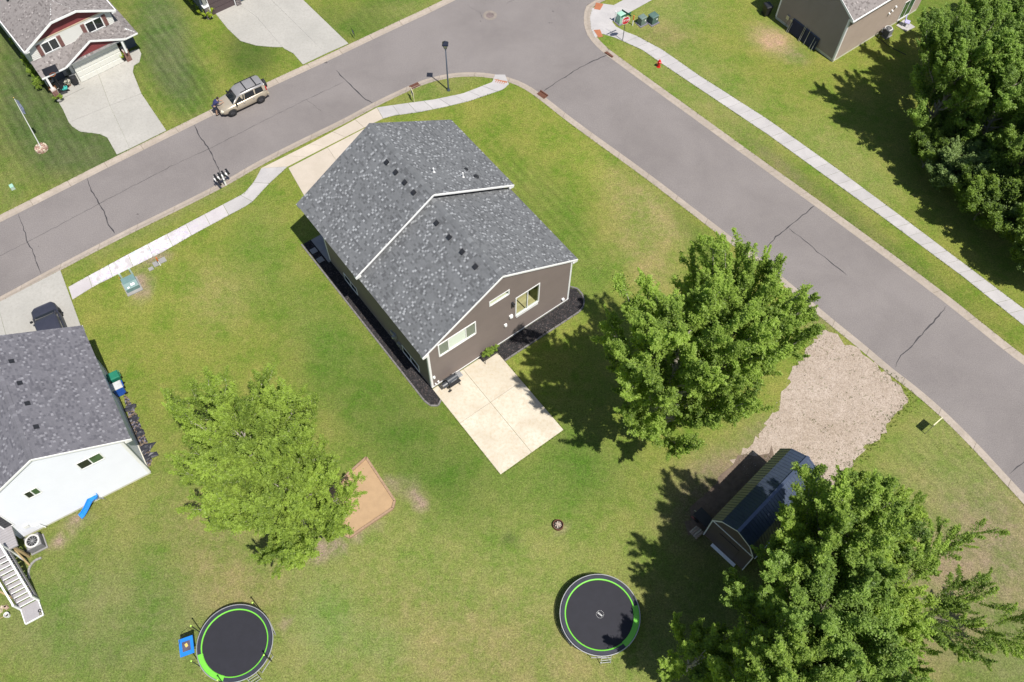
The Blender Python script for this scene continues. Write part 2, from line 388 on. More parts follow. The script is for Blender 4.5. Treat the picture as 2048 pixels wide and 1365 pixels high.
curb = sempty('curb')
def curb_run(inner, outer):
    n = max(2, int(plen(inner)/3.05)); k = 4
    for i in range(n):
        c = lerp_poly(inner, (i+.5)/n)
        if abs(c.x) > 70 or c.y > 95 or c.y < -10: 
            pass
        mb = MB(); rows = []
        for j in range(k+1):
            t = (i + 0.004 + (j/k)*0.992)/n; a = lerp_poly(inner, t); b = lerp_poly(outer, t)
            mm = a.lerp(b, .42); mm2 = a.lerp(b, .74)
            rows.append([(a.x, a.y, RZ-0.05), (a.x, a.y, RZ+0.006), (mm.x, mm.y, RZ+0.012), (mm2.x, mm2.y, -0.002), (b.x, b.y, 0.02), (b.x, b.y, -0.15)])
        vs = [p for r in rows for p in r]
        fs = [(r*6+c_, r*6+c_+1, (r+1)*6+c_+1, (r+1)*6+c_) for r in range(k) for c_ in range(5)]
        fs += [(0, 5, 4, 3, 2, 1), tuple(k*6+q for q in range(6))]
        mb.add(vs, fs); mb.build('curb_section', MA['curb'], curb)
curb_run(upA, upO); curb_run(dnA, dnO); curb_run(rtB, rtO)
# concrete bed under the curb joints
m = MB()
for a, b in ((upA, upO), (dnA, dnO), (rtB, rtO)):
    n = len(a); vs = [(p.x, p.y, RZ-0.02) for p in a] + [(p.x, p.y, -0.03) for p in b]
    m.add(vs, [(i, i+1, n+i+1, n+i) for i in range(n-1)])
m.build('curb_bed', mat('joint_dirt', (0.13, 0.11, 0.08), 0.95), curb)

# lawn: constrained triangulation round the road with a grid of inner points for its growth map
gx = np.arange(-70, 75, 0.7); gy = np.arange(-5, 100, 0.7); pts = []
hp = [(p.x, p.y) for p in hole]
hx = np.array([p[0] for p in hp]); hy = np.array([p[1] for p in hp])
X, Y = np.meshgrid(gx, gy); X = X.ravel()+rng.uniform(-.15, .15, X.size); Y = Y.ravel()+rng.uniform(-.15, .15, Y.size)
ins = np.zeros(X.size, bool); j = len(hp)-1
for i in range(len(hp)):
    cnd = (hy[i] > Y) != (hy[j] > Y)
    with np.errstate(divide='ignore', invalid='ignore'): xx = (hx[j]-hx[i])*(Y-hy[i])/(hy[j]-hy[i])+hx[i]
    ins ^= cnd & (X < xx); j = i
X, Y = X[~ins], Y[~ins]
outer = [(-1500, -1500), (1500, -1500), (1500, 1500), (-1500, 1500)]
co = [Vector(p) for p in outer] + [Vector(p) for p in hp] + [Vector((a, b)) for a, b in zip(X, Y)]
nh = len(hp); ed = [(4+i, 4+(i+1) % nh) for i in range(nh)]
rv, re, rf, *_ = geometry.delaunay_2d_cdt(co, ed, [], 0, 1e-5)
rvn = np.array([(p.x, p.y) for p in rv]); cen = np.array([rvn[list(f)].mean(0) for f in rf])
ins = np.zeros(len(cen), bool); j = nh-1
for i in range(nh):
    cnd = (hy[i] > cen[:, 1]) != (hy[j] > cen[:, 1])
    with np.errstate(divide='ignore', invalid='ignore'): xx = (hx[j]-hx[i])*(cen[:, 1]-hy[i])/(hy[j]-hy[i])+hx[i]
    ins ^= cnd & (cen[:, 0] < xx); j = i
keep = [f for f, q in zip(rf, ins) if not q]
me = bpy.data.meshes.new('ground')
def up_(f):
    a, b, c = rvn[f[0]], rvn[f[1]], rvn[f[2]]
    return f if (b[0]-a[0])*(c[1]-a[1])-(b[1]-a[1])*(c[0]-a[0]) > 0 else f[::-1]
me.from_pydata([(p.x, p.y, 0.0) for p in rv], [], [up_(list(f)) for f in keep])
me.materials.append(MA['lawn'])
# growth map: what grows where (patch centre px, radius px, stretch, colour, weight)
LUSH = np.array((0.108, 0.168, 0.028)); YEL = np.array((0.178, 0.212, 0.034)); DRY = np.array((0.268, 0.238, 0.085)); DARK = np.array((0.078, 0.108, 0.032))
TAN = np.array((0.245, 0.205, 0.105)); DIRT = np.array((0.30, 0.22, 0.15)); BRN = np.array((0.19, 0.155, 0.085)); OLV = np.array((0.166, 0.200, 0.046)); FRESH=np.array((0.125,0.18,0.045))
def pxof(x, y):
    dx, dy, dz = x, y, -CH
    w_ = dx*FW.x+dy*FW.y+dz*FW.z
    return 1024+FPX*(dx*RT.x+dy*RT.y+dz*RT.z)/w_, 682.5-FPX*(dx*UP.x+dy*UP.y+dz*UP.z)/w_
PX, PY = pxof(rvn[:, 0], rvn[:, 1])
wz = rvn[:, 0]*FW.x+rvn[:, 1]*FW.y-CH*FW.z
bad = wz < 5; PX = np.where(bad, 0, PX); PY = np.where(bad, 3000, PY)
tint = np.tile(YEL*0.95, (len(rvn), 1))
def patch(x, y, rx, ry, rot, col, wgt, soft=1.0):
    global tint
    a = math.radians(rot); dx = PX-x; dy = PY-y
    u = (dx*math.cos(a)+dy*math.sin(a))/rx; v_ = (-dx*math.sin(a)+dy*math.cos(a))/ry
    k = wgt*np.clip(1.4*np.exp(-(u*u+v_*v_)*soft), 0, 1)[:, None]; tint = tint*(1-k)+col*k
patch(760, 1270, 700, 260, 0, OLV*1.0, .9); patch(850, 1180, 500, 220, 0, OLV*1.08, .7); patch(220, 1150, 330, 260, 0, OLV*.85, .75); patch(200, 1250, 260, 120, 0, DARK*1.5, .4)
patch(900, 1290, 260, 120, 10, DRY*.85, .38); patch(1080, 1330, 220, 90, 0, DRY*.85, .32)
patch(650, 1245, 60, 75, 0, FRESH*1.2, .55); patch(760, 1290, 60, 40, 30, FRESH*1.2, .4)
patch(420, 1090, 90, 50, 60, DRY*.85, .6); patch(480, 1180, 80, 60, 0, DRY*.85, .55); patch(1000, 960, 200, 70, 10, LUSH, .6)
patch(720, 780, 180, 90, 50, LUSH*.85, .75); patch(860, 900, 150, 90, 50, LUSH*.82, .75); patch(640, 640, 120, 60, 55, LUSH, .5)
patch(430, 590, 60, 60, 0, DRY, .4); patch(300, 610, 90, 50, 0, YEL*1.05, .4); patch(520, 500, 60, 120, 0, LUSH, .5)
patch(1150, 900, 90, 60, 60, LUSH*.9, .7); patch(1180, 950, 120, 60, 0, LUSH*.95, .5); patch(1170, 560, 60, 60, 0, LUSH, .6)
patch(1090, 420, 60, 130, -48, LUSH*.95, .55); patch(1320, 430, 70, 26, 52, DRY, .85); patch(1290, 500, 90, 50, 60, DRY*.92, .6); patch(1240, 380, 60, 30, 52, DRY*.95, .55)
patch(1180, 330, 60, 30, 50, YEL*1.1, .5); patch(1400, 480, 80, 22, 50, LUSH*.8, .6); patch(1200, 260, 100, 16, 48, LUSH*.9, .5)
patch(1880, 1050, 230, 190, 40, OLV*.95, .8); patch(1960, 1180, 150, 170, 0, BRN*1.12, .62); patch(1960, 1010, 60, 150, -35, BRN*1.15, .4); patch(1850, 1290, 240, 60, 0, TAN*.8, .55)
patch(1970, 1330, 120, 90, 0, OLV*.8, .6); patch(2040, 1340, 70, 70, 0, FRESH*.9, .5); patch(1910, 890, 90, 90, 0, OLV*1.0, .7); patch(1900, 1120, 60, 40, 0, TAN*.9, .5)
patch(1400, 190, 190, 80, 38, OLV*1.02, .75); patch(1700, 330, 130, 46, 40, OLV*1.05, .75); patch(1350, 20, 80, 40, 0, OLV*1.05, .8); patch(1330, 70, 50, 22, 0, DRY*.8, .6)
patch(1545, 80, 46, 26, 25, np.array((.33, .25, .12)), .95, 1.5); patch(1590, 112, 22, 12, 20, TAN, .6); patch(1880, 20, 150, 40, 0, LUSH*.8, .5)
patch(1640, 400, 170, 14, 38, OLV*.8, .6); patch(1760, 480, 300, 16, 38, OLV*.72, .7); patch(1560, 330, 60, 9, 38, BRN, .4); patch(1650, 620, 60, 40, 0, TAN*.85, .6); patch(1950, 620, 120, 40, 40, YEL*.8, .5)
patch(100, 170, 130, 170, 20, DARK*1.0, .97); patch(160, 300, 120, 60, 0, DARK*1.02, .95); patch(340, 130, 46, 110, -28, DARK*1.12, .97); patch(20, 380, 30, 60, 0, OLV*.85, .95); patch(60, 30, 90, 90, 0, DARK*1.0, .9); patch(330, 40, 40, 70, -30, DARK*1.25, .9)
patch(500, 105, 55, 50, 30, LUSH*.62, .9); patch(405, 175, 22, 30, 0, LUSH*.75, .6); patch(760, 30, 110, 40, -20, LUSH*.78, .85); patch(830, 20, 60, 26, -10, OLV*1.0, .6); patch(640, 50, 30, 60, 30, LUSH*.75, .5)
patch(880, 170, 110, 26, -20, OLV*.92, .8); patch(330, 440, 260, 14, -28, OLV*.9, .75); patch(1100, 260, 40, 70, 0, YEL, .5); patch(1260, 170, 60, 12, 38, LUSH*.7, .7)
patch(1440, 960, 90, 50, -30, TAN*.9, .8); patch(1440, 1010, 60, 70, 40, BRN*.8, .8); patch(1400, 1040, 60, 60, 0, BRN*.7, .7); patch(1560, 870, 60, 30, 0, DIRT*.8, .5)
patch(1380, 1200, 110, 130, 0, OLV*.8, .6); patch(1590, 560, 60, 70, 40, YEL*1.0, .5)
for (x, y, rx, ry, ro) in [(790, 975, 12, 12, 0), (824, 977, 14, 10, 20), (844, 1012, 10, 12, 0), (640, 1100, 34, 20, -20), (700, 1075, 60, 8, -30), (575, 1250, 7, 5, 0), (1118, 1062, 14, 7, 0), (310, 517, 26, 10, -25), (280, 570, 18, 26, 0), (120, 1080, 22, 8, -28), (150, 1045, 18, 9, -28)]:
    patch(x, y, rx, ry, ro, DIRT*.95, .9, 1.2)
for (x, y, r) in [(190, 1190, 5), (230, 1320, 7), (484, 1125, 7), (1016, 1076, 7), (512, 1180, 6), (145, 1268, 6), (175, 1110, 9)]: patch(x, y, r*1.1, r*.9, 0, DARK*.7, .55, 1.6)
a = me.attributes.new('tint', 'FLOAT_COLOR', 'POINT'); a.data.foreach_set('color', np.hstack([tint, np.ones((len(tint), 1))]).astype('f').ravel())
stp = np.zeros(len(rvn))
def sp(x, y, rx, ry, rot, k=1.0):
    global stp
    a_ = math.radians(rot); dx = PX-x; dy = PY-y; u = (dx*math.cos(a_)+dy*math.sin(a_))/rx; v_ = (-dx*math.sin(a_)+dy*math.cos(a_))/ry
    stp = np.maximum(stp, k*np.clip(1.5*np.exp(-(u*u+v_*v_)), 0, 1))
sp(100, 170, 150, 200, 20); sp(340, 130, 60, 120, -28); sp(1090, 420, 60, 160, -48, .55); sp(1900, 1000, 150, 200, 20, .35); sp(760, 30, 100, 40, 0, .3)
a = me.attributes.new('stripe', 'FLOAT', 'POINT'); a.data.foreach_set('value', stp.astype('f'))
ground = bpy.data.objects.new('ground', me); COL.objects.link(ground); struct(ground)

# ------------------------------------------------------------------ pavements and drives
def ribbon(root, name, L, Rr, n, mtl, z=0.03, gap=0.012, attrf=None):
    L, Rr = px(L), px(Rr)
    for i in range(n):
        mb = MB(); k = 3; rows = []; g = gap/max(.3, plen(L)/n)
        for j in range(k+1):
            t = (i+g+(1-2*g)*j/k)/n; a, b = lerp_poly(L, t), lerp_poly(Rr, t); rows.append((a, b))
        dz = random.uniform(-.006, .006)
        vs = []
        for a, b in rows: vs += [(a.x, a.y, -.05), (a.x, a.y, z+dz), (b.x, b.y, z+dz), (b.x, b.y, -.05)]
        fs = [(r*4+q, r*4+q+1, (r+1)*4+q+1, (r+1)*4+q) for r in range(k) for q in range(3)] + [(0, 3, 2, 1), tuple(k*4+q for q in range(4))]
        o = mb.add(vs, fs).build(name, mtl if not callable(mtl) else mtl(i), root)
        if attrf:
            at = o.data.attributes.new('chalk', 'FLOAT', 'POINT'); at.data.foreach_set('value', [attrf(i)]*len(o.data.vertices))
front_walk = sempty('front_sidewalk')
ribbon(front_walk, 'panel', [(137, 575), (180, 551), (265, 505), (378, 446), (446, 410)], [(145, 600), (190, 572), (321, 507), (391, 467), (458, 431)], 8, MA['chalk'], attrf=lambda i: [0, .7, .9, 1, 1, .5, .2, .1][i])
ribbon(front_walk, 'panel', [(446, 410), (488, 388), (510, 362), (523, 337)], [(458, 431), (501, 408), (536, 370), (575, 334)], 3, MA['walk'])
ribbon(front_walk, 'panel', [(523, 337), (617, 290), (692, 250), (754, 216)], [(575, 334), (655, 293), (740, 250), (766, 238)], 5, MA['warm'])
ribbon(front_walk, 'panel', [(754, 216), (800, 209), (868, 200), (925, 188), (985, 165), (989, 160)], [(766, 238), (786, 232), (838, 225), (888, 215), (938, 203), (1008, 179), (1018, 168)], 8, MA['walk'])
far_walk = sempty('far_sidewalk')
ribbon(far_walk, 'panel', [(1269, 20), (1330, -14), (1600, -165)], [(1226, 12), (1304, -30), (1560, -175)], 12, MA['walk'])
ribbon(far_walk, 'panel', [(1232, 54), (1250, 64), (1274, 73), (1324, 100), (1400, 153), (1536, 240), (1679, 342), (1811, 440), (2048, 619), (2600, 1030)], [(1204, 68), (1230, 76), (1246, 83), (1284, 100), (1324, 128), (1536, 270), (1636, 342), (1761, 432), (1927, 555), (2048, 652), (2560, 1040)], 54, MA['walk'])
mb = MB(); mb.prism(px([(1184, 18), (1205, 8), (1226, 11), (1269, 20), (1224, 44), (1232, 54), (1206, 68), (1190, 76), (1182, 58), (1180, 36)]), -.05, .027); mb.build('corner_slab', MA['walk'], far_walk)
mb = MB(); mb.prism(px([(985, 164), (1018, 170), (1010, 150), (990, 150)]), -.05, .024); mb.build('corner_slab', MA['walk'], front_walk)
for i, q in enumerate([[(1188, 19), (1192, 6), (1207, 9), (1200, 21)], [(1187, 61), (1200, 60), (1206, 74), (1197, 76)], [(987, 165), (989, 159), (1015, 164), (1011, 171)]]):
    m = MB(); P = px(q); m.prism(P, .02, .034)
    for a_ in range(1, 6):
        for b_ in range(1, 6):
            c = P[0].lerp(P[1], a_/6).lerp(P[3].lerp(P[2], a_/6), b_/6); m.taper((c.x, c.y, .034), (.07, .07), (.04, .04), .012)
    o = m.build('warning_plate', MA['brick'], front_walk if i == 2 else far_walk)

def slabs(name, polys, mtl, z=0.035):
    r = sempty(name)
    for p in polys:
        P = px(p) if not isinstance(p[0], Vector) else p
        c = sum(P, Vector())/len(P); P = [q + (c-q).normalized()*0.012 for q in P]
        MB().prism(P, -.05, z+random.uniform(-.003, .003)).build('panel', mtl, r)
    return r
slabs('red_house_driveway', [
 [(247, 121), (257, 105), (278, 98), (283, 108), (279, 125), (268, 132), (266, 145), (283, 188), (220, 212), (196, 146)],
 [(160, 161), (196, 146), (220, 212), (138, 246), (126, 220), (111, 195), (108, 190), (128, 176)],
 [(283, 188), (333, 262), (260, 298), (220, 212)],
 [(220, 212), (260, 298), (234, 310), (215, 276), (200, 269), (160, 264), (145, 254), (138, 246)]], MA['drive'])
slabs('top_driveway', [
 [(431, 28), (475, 8), (512, 33), (565, 95), (545, 95), (512, 92), (481, 83), (455, 58)], [(475, 8), (492, 0), (500, -40), (520, -50), (542, 0), (652, 108), (606, 130), (587, 108), (570, 99), (565, 95), (512, 33)],
 [(520, -50), (570, -50), (606, 0), (697, 88), (652, 108), (542, 0)]], MA['drive'])
slabs('left_driveway', [
 [(121, 541), (163, 655), (90, 700), (20, 700), (-5, 607)], [(-5, 607), (20, 700), (-100, 760), (-160, 690)]], MA['drive'])
# ------------------------------------------------------------------ house builders (all in the house's own frame)
def facade(root, A, B, z0, top, mtl, ex=0.20, openings=(), name='wall'):
    """lap siding from A to B (outside on the right hand of A->B); top = [(t, z), ...] convex outline"""
    A, B = Vector((A[0], A[1], 0)), Vector((B[0], B[1], 0)); L = (B-A).length; d = (B-A)/L; nrm = Vector((d.y, -d.x, 0))
    if not hasattr(top, '__len__'): top = [(0, top), (L, top)]
    zm = max(z for _, z in top)
    def rangeat(z):
        lo = hi = None
        for (t0, za), (t1, zb) in zip(top, top[1:]):
            if za >= z or zb >= z:
                a, b = t0, t1
                if za < z: a = t0+(t1-t0)*(z-za)/(zb-za)
                if zb < z: b = t0+(t1-t0)*(z-za)/(zb-za)
                lo = a if lo is None else min(lo, a); hi = b if hi is None else max(hi, b)
        return lo, hi
    m = MB(); z = z0
    m_in = MB()
    while z < zm-0.005:
        zb = min(z+ex, zm); a0, a1 = rangeat(z+1e-4); b0, b1 = rangeat(zb-1e-4)
        if a0 is None or b0 is None: break
        segs = [(a0, a1, b0, b1)]; zc = (z+zb)/2
        for (o0, o1, oz0, oz1) in openings:
            if oz0 < zc < oz1:
                ns = []
                for (p0, p1, q0, q1) in segs:
                    if o1 <= p0 or o0 >= p1: ns.append((p0, p1, q0, q1)); continue
                    if o0 > p0: ns.append((p0, o0, q0, o0))
                    if o1 < p1: ns.append((o1, p1, o1, q1))
                segs = ns
        for (p0, p1, q0, q1) in segs:
            def P(t, z_, o): v_ = A+d*t+nrm*o; return (v_.x, v_.y, z_)
            m.add([P(p0, z, .0), P(p1, z, .0), P(p0, z, .040), P(p1, z, .040), P(q0, zb, .006), P(q1, zb, .006)], [(0, 1, 3, 2), (2, 3, 5, 4)])
        z = zb
    return m.build(name, mtl, root)

def frame_at(A, B):
    A, B = Vector((A[0], A[1], 0)), Vector((B[0], B[1], 0)); d = (B-A).normalized(); return A, d, Vector((d.y, -d.x, 0))

def window(root, A, B, t0, t1, z0, z1, splits=(), glass=None, fills=None, fw=0.09, sill=0.0, name='window'):
    A, d, n = frame_at(A, B); rz = math.atan2(d.y, d.x); m = MB()
    def bx(ta, tb, za, zb, o0, o1, mb):
        c = A + d*((ta+tb)/2) + n*((o0+o1)/2); mb.box((c.x, c.y, (za+zb)/2), (tb-ta, o1-o0, zb-za), rz)
    bx(t0-fw, t0, z0-fw, z1+fw, -.06, .062, m); bx(t1, t1+fw, z0-fw, z1+fw, -.06, .062, m)
    bx(t0, t1, z1, z1+fw, -.06, .060, m); bx(t0, t1, z0-fw-sill, z0, -.06, .075, m)
    for s in splits: bx(s-.035, s+.035, z0, z1, -.05, .056, m)
    o = m.build(name, MA['white'], root); ed = [t0]+list(splits)+[t1]
    for i, (a, b) in enumerate(zip(ed, ed[1:])):
        a += .035 if i else 0; b -= .035 if i < len(ed)-2 else 0
        c0, c1 = A+d*a+n*.044, A+d*b+n*.044; p = MB(); p.poly3([(c0.x, c0.y, z0), (c1.x, c1.y, z0), (c1.x, c1.y, z1), (c0.x, c0.y, z1)]); p.build('pane', glass if not isinstance(glass, list) else glass[i], o)
        if fills and fills[i]:
            f = MB(); bx(a, b, z0, z1, -.03, -.01, f); f.build('blind', fills[i], o)
    return o

def shingles(root, poly, mtl, ex=0.135, name='shingles', plight=0.21, seed=1):
    """laminated tabs course by course over a planar polygon; first edge = eave"""
    P = [Vector(p) for p in poly]; e = (P[1]-P[0]).normalized(); n = None
    for k in range(2, len(P)):
        c = e.cross(P[k]-P[0])
        if c.length > 1e-3: n = c.normalized(); break
    if n.z < 0: n = -n
    up = n.cross(e).normalized()
    if (P[2]-P[0]).dot(up) < 0: up = -up
    Q = [((p-P[0]).dot(e), (p-P[0]).dot(up)) for p in P]; bmax = max(q[1] for q in Q)
    def rng_at(b):
        xs = []
        for (x0, y0), (x1, y1) in zip(Q, Q[1:]+Q[:1]):
            if abs(y1-y0) > 1e-9 and min(y0, y1)-1e-6 <= b <= max(y0, y1)+1e-6: xs.append(x0+(x1-x0)*(b-y0)/(y1-y0))
        return (min(xs), max(xs)) if len(xs) >= 2 else None
    rr = random.Random(seed); m = MB(); b = 0.0; j = 0
    prev = {}
    flat = MB(); flat.add([p + n*0.001 for p in P], [tuple(range(len(P)))])
    while b < bmax-0.03:
        b1 = min(b+ex, bmax-0.002); r0 = rng_at(b+0.003); r1 = rng_at(b1)
        if r0 is None or r1 is None: break
        lo, hi = min(r0[0], r1[0]), max(r0[1], r1[1]); x = lo + rr.uniform(-.2, 0); run = 0
        while x < hi:
            wd = rr.choice((.11, .13, .15, .15, .17, .2, .26)); xa, xb = max(x, lo), min(x+wd, hi); x += wd
            if xb-xa < 0.01: continue
            # clustered pale tabs, as the bundles fall
            k = noise.noise(Vector((x*.9+seed*7, b*1.6, seed))) ; pl = plight*(1+1.1*k)
            u = rr.random()
            if u < pl and wd < .18 and not run: tn = rr.uniform(.70, 1.0); hgt = .017; run = 1
            elif run: run = 0; tn = rr.uniform(.0, .35); hgt = .008
            elif u < pl+.12: tn = rr.uniform(.0, .15); hgt = .010
            else: tn = rr.uniform(.22, .5); hgt = rr.choice((.009, .014))
            A0, A1 = max(xa, r0[0]), min(xb, r0[1]); B0, B1 = max(xa, r1[0]), min(xb, r1[1])
            if A1 <= A0 or B1 <= B0: continue
            def V(a_, b_, h): return P[0] + e*a_ + up*b_ + n*h
            m.add([V(A0, b, 0), V(A1, b, 0), V(A0, b, hgt), V(A1, b, hgt), V(B0, b1, .004), V(B1, b1, .004)], [(0, 1, 3, 2), (2, 3, 5, 4)], 0, tn)
            m.add([V(A1, b, 0), V(B1, b1, 0), V(B1, b1, .004), V(A1, b, hgt)], [(0, 1, 2, 3)], 0, tn*.8)
        b += ex; j += 1
    o = m.build(name, mtl, root, tone=True); o['kind'] = 'stuff'; return o

def ridge_caps(root, a, b, mtl, wd=0.16, slope=0.57, seed=3):
    a, b = Vector(a), Vector(b); n = int((b-a).length/0.2); d = (b-a)/n; h = Vector((d.y, -d.x, 0)).normalized(); rr = random.Random(seed)
    m = MB()
    for i in range(n):
        p, q = a+d*i, a+d*(i+1.25); z1, z0 = .028, .012; dn = Vector((0, 0, -wd*slope)); tn = rr.uniform(.3, .75)
        vs = []
        for pt, z in ((p, z1), (q, z0)):
            vs += [pt+h*wd+dn+Vector((0, 0, z)), pt+Vector((0, 0, z+.008)), pt-h*wd+dn+Vector((0, 0, z))]
        vs += [p+h*wd+dn, p, p-h*wd+dn]
        m.add(vs, [(0, 1, 4, 3), (1, 2, 5, 4), (6, 7, 1, 0), (7, 8, 2, 1)], 0, tn)
    o = m.build('ridge_cap', mtl, root, tone=True); return o

def gable_roof(root, u0, u1, v0, v1, ze, zr, mtl, seed=1, fascia=True, rake_back=True, rake_front=True, ret=True):
    um = (u0+u1)/2; deck = MB(); t = 0.10; sl = (zr-ze)/(um-u0)
    deck.slab([(u0, v0, ze), (um, v0, zr), (um, v1, zr), (u0, v1, ze)], t); deck.slab([(u1, v0, ze), (um, v0, zr), (um, v1, zr), (u1, v1, ze)], t)
    rf = deck.build('roof', MA['soffit'] if 'soffit' in MA else MA['white'], root)
    e = .012
    shingles(rf, [(u0, v1, ze+e), (u0, v0, ze+e), (um, v0, zr+e), (um, v1, zr+e)], mtl, seed=seed)
    shingles(rf, [(u1, v0, ze+e), (u1, v1, ze+e), (um, v1, zr+e), (um, v0, zr+e)], mtl, seed=seed+1)
    ridge_caps(rf, (um, v0+.02, zr+.02), (um, v1-.05, zr+.02), mtl, slope=sl, seed=seed)
    for flag, v in ((rake_back, v0), (rake_front, v1)):
        if not flag: continue
        s = -1 if v == v0 else 1
        for ue in (u0, u1):
            m = MB(); a = Vector((ue, v+s*.014, ze-.10)); b = Vector((um, v+s*.014, zr-.10)); m.bar(a, b, .035, .13); m.build('rake_board', MA['white'], root)
            if ret:
                m = MB(); si = 1 if ue == u0 else -1; m.box((ue+si*.2, v-s*.12, ze-.16), (.40, .28, .18)); m.build('eave_return', MA['white'], root)
    if fascia:
        for ue in (u0, u1):
            si = -1 if ue == u0 else 1
            m = MB(); m.box((ue-si*.10, (v0+v1)/2, ze-.16), (.09, v1-v0, .10)); m.build('gutter', MA['white'], root)
    return rf
MA['soffit'] = mat('white_soffit', (0.62, 0.62, 0.62), 0.6, 0.02)

def roof_box(rf, u, v, z, sl, side, sz=.30):
    """black slant-back attic vent; side -1 = on the slope falling toward smaller u"""
    ang = math.atan(sl)*(1 if side < 0 else -1); t = Matrix.Rotation(-ang if side < 0 else ang, 3, 'Y')
    t = Matrix.Rotation(-math.atan(sl)*(1 if side < 0 else -1), 3, 'Y')
    m = MB(); m.box((u, v, z+.10), (sz, sz, .09), 0, 0, t); m.box((u, v, z+.045), (sz*.8, sz*.8, .09), 0, 0, t)
    m.box((u+side*.02, v, z+.155), (sz*.55, sz*.55, .02), 0, 0, t)
    return m.build('roof_vent', MA['vent'], rf)

def pipe(rf, u, v, z, r=.045, h=.4, mt='white', name='vent_pipe'):
    m = MB(); m.tube([(u, v, z-.05), (u, v, z+h)], r, 8); m.lathe((u, v, z), [(r*2.4, -.03), (r*1.1, .12)], 8); return m.build(name, MA[mt], rf)

# ================================================================== main house
H1 = thing('brown_house', 'brown-grey sided house with speckled grey gable roof and a pale patio behind it', 'house', (-5.387, 26.941, 0), R_(38.16))
W1 = 11.9; OFF = .40
UE, UR, LE, LR = 5.43, 9.19, 4.98, 8.59
sl1 = (LR-LE)/(W1/2+OFF)
def gtop(w_, ze, zr, off): s = (zr-ze)/(w_/2+off); return [(0, ze+s*off-.10), (w_/2, zr-.10), (w_, ze+s*off-.10)]
op = [(7.1, 9.05, 2.65, 4.85), (.88, 3.74, 3.75, 5.15), (4.98, 6.48, 5.98, 6.42)]
facade(H1, (0, 0), (W1, 0), .28, gtop(W1, LE, LR, OFF), MA['taupe'], openings=op)
facade(H1, (0, 7.65), (0, 0), .28, LE+.12, MA['taupe']); facade(H1, (W1, 0), (W1, 7.65), .28, LE+.12, MA['taupe'])
facade(H1, (0, 7.65), (W1, 7.65), LE-.4, gtop(W1, UE, UR, .62), MA['taupe'])
facade(H1, (0, 13.2), (0, 7.65), .28, UE+.15, MA['taupe']); facade(H1, (1.15, 13.2), (0, 13.2), .28, UE, MA['taupe'])
facade(H1, (1.15, 14.6), (1.15, 13.2), .28, UE, MA['taupe']); facade(H1, (W1, 7.65), (W1, 14.6), .28, UE+.15, MA['taupe'])
facade(H1, (W1, 14.6), (1.15, 14.6), .28, UE, MA['taupe']); facade(H1, (W1, 14.6), (0, 14.6), UE-.2, gtop(W1, UE, UR, .62), MA['taupe'])
m = MB(); m.prism([(0, 0), (W1, 0), (W1, 14.55), (1.2, 14.55), (1.2, 13.15), (0, 13.15)], -.2, .27); m.build('foundation', MA['stone_c'], H1)
m = MB(); m.box((W1/2, -.02, .275), (W1+.06, .07, .075)); m.build('base_flashing', MA['white'], H1)
for (x, y, z0, z1) in [(0, 0, .28, LE-.05), (W1, 0, .28, LE-.05), (0, 13.2, .28, UE-.05)]:
    m = MB(); sx = -1 if x == 0 else 1; sy = -1 if y == 0 else 1
    m.box((x+sx*.018, y-sy*.05, (z0+z1)/2), (.045, .14, z1-z0)); m.box((x-sx*.05, y+sy*.022, (z0+z1)/2), (.14, .045, z1-z0)); m.build('corner_board', MA['white'], H1)
rfL = gable_roof(H1, -OFF, W1+OFF, -.10, 7.62, LE, LR, MA['sh_main'], 11, rake_front=False)
rfU = gable_roof(H1, -.62, W1+.62, 7.33, 15.0, UE, UR, MA['sh_main'], 21)
for v in (1.7, 3.12, 4.55, 5.97): roof_box(rfL, 5.15, v, LR-.45, sl1, -1)
for v in (8.5, 9.55, 10.62, 11.7): roof_box(rfU, 5.15, v, UR-.45, sl1, -1)
slr = (UR-UE)/(W1/2+.62)
for (uu, vv, mt, hh, rr_) in [(7.36, 9.45, 'white', .4, .05), (9.15, 8.65, 'white', .45, .05), (9.9, 9.4, 'vent', .14, .08), (10.1, 8.55, 'vent', .16, .11)]:
    pipe(rfU, uu, vv, UR-slr*(uu-W1/2), rr_, hh, mt)
# rear windows and what is seen through them
window(H1, (0, 0), (W1, 0), .9, 3.72, 3.78, 5.12, (1.62, 3.0), MA['glass'], [MA['curtain'], MA['blind'], MA['curtain']], sill=.02)
window(H1, (0, 0), (W1, 0), 7.14, 9.02, 2.68, 4.82, (8.08,), MA['glass'], None, sill=.22)
window(H1, (0, 0), (W1, 0), 5.0, 6.45, 6.0, 6.40, (), MA['glass'], None)
r = H1
m = MB(); m.box((8.1, 1.9, 2.42), (3.6, 3.7, .06)); room = m.build('wood_floor', MA['wood'], H1)
for k in range(18):
    q = MB(); q.box((8.1, .25+k*.2, 2.455), (3.6, .19, .012)); q.build('floorboard', mat('oak_board_%d' % (k % 3), [(0.46, 0.40, 0.22), (0.40, 0.35, 0.19), (0.50, 0.44, 0.26)][k % 3], 0.45, 0.12), room)
m = MB(); m.box((8.1, 3.9, 3.7), (3.8, .1, 2.6)); m.box((6.2, 1.9, 3.7), (.1, 3.7, 2.6)); m.box((10.0, 1.9, 3.7), (.1, 3.7, 2.6)); m.box((8.1, 1.9, 5.02), (3.8, 3.7, .05)); m.build('inner_wall', MA['inner'], H1)
m = MB(); m.box((5.72, .45, 5.86), (2.0, .8, .05)); m.box((5.72, .9, 6.2), (2.0, .06, .7)); m.box((5.72, .45, 6.55), (2.0, .8, .05)); m.build('inner_ledge', mat('pale_ledge', (0.62, 0.62, 0.42), .8), H1)
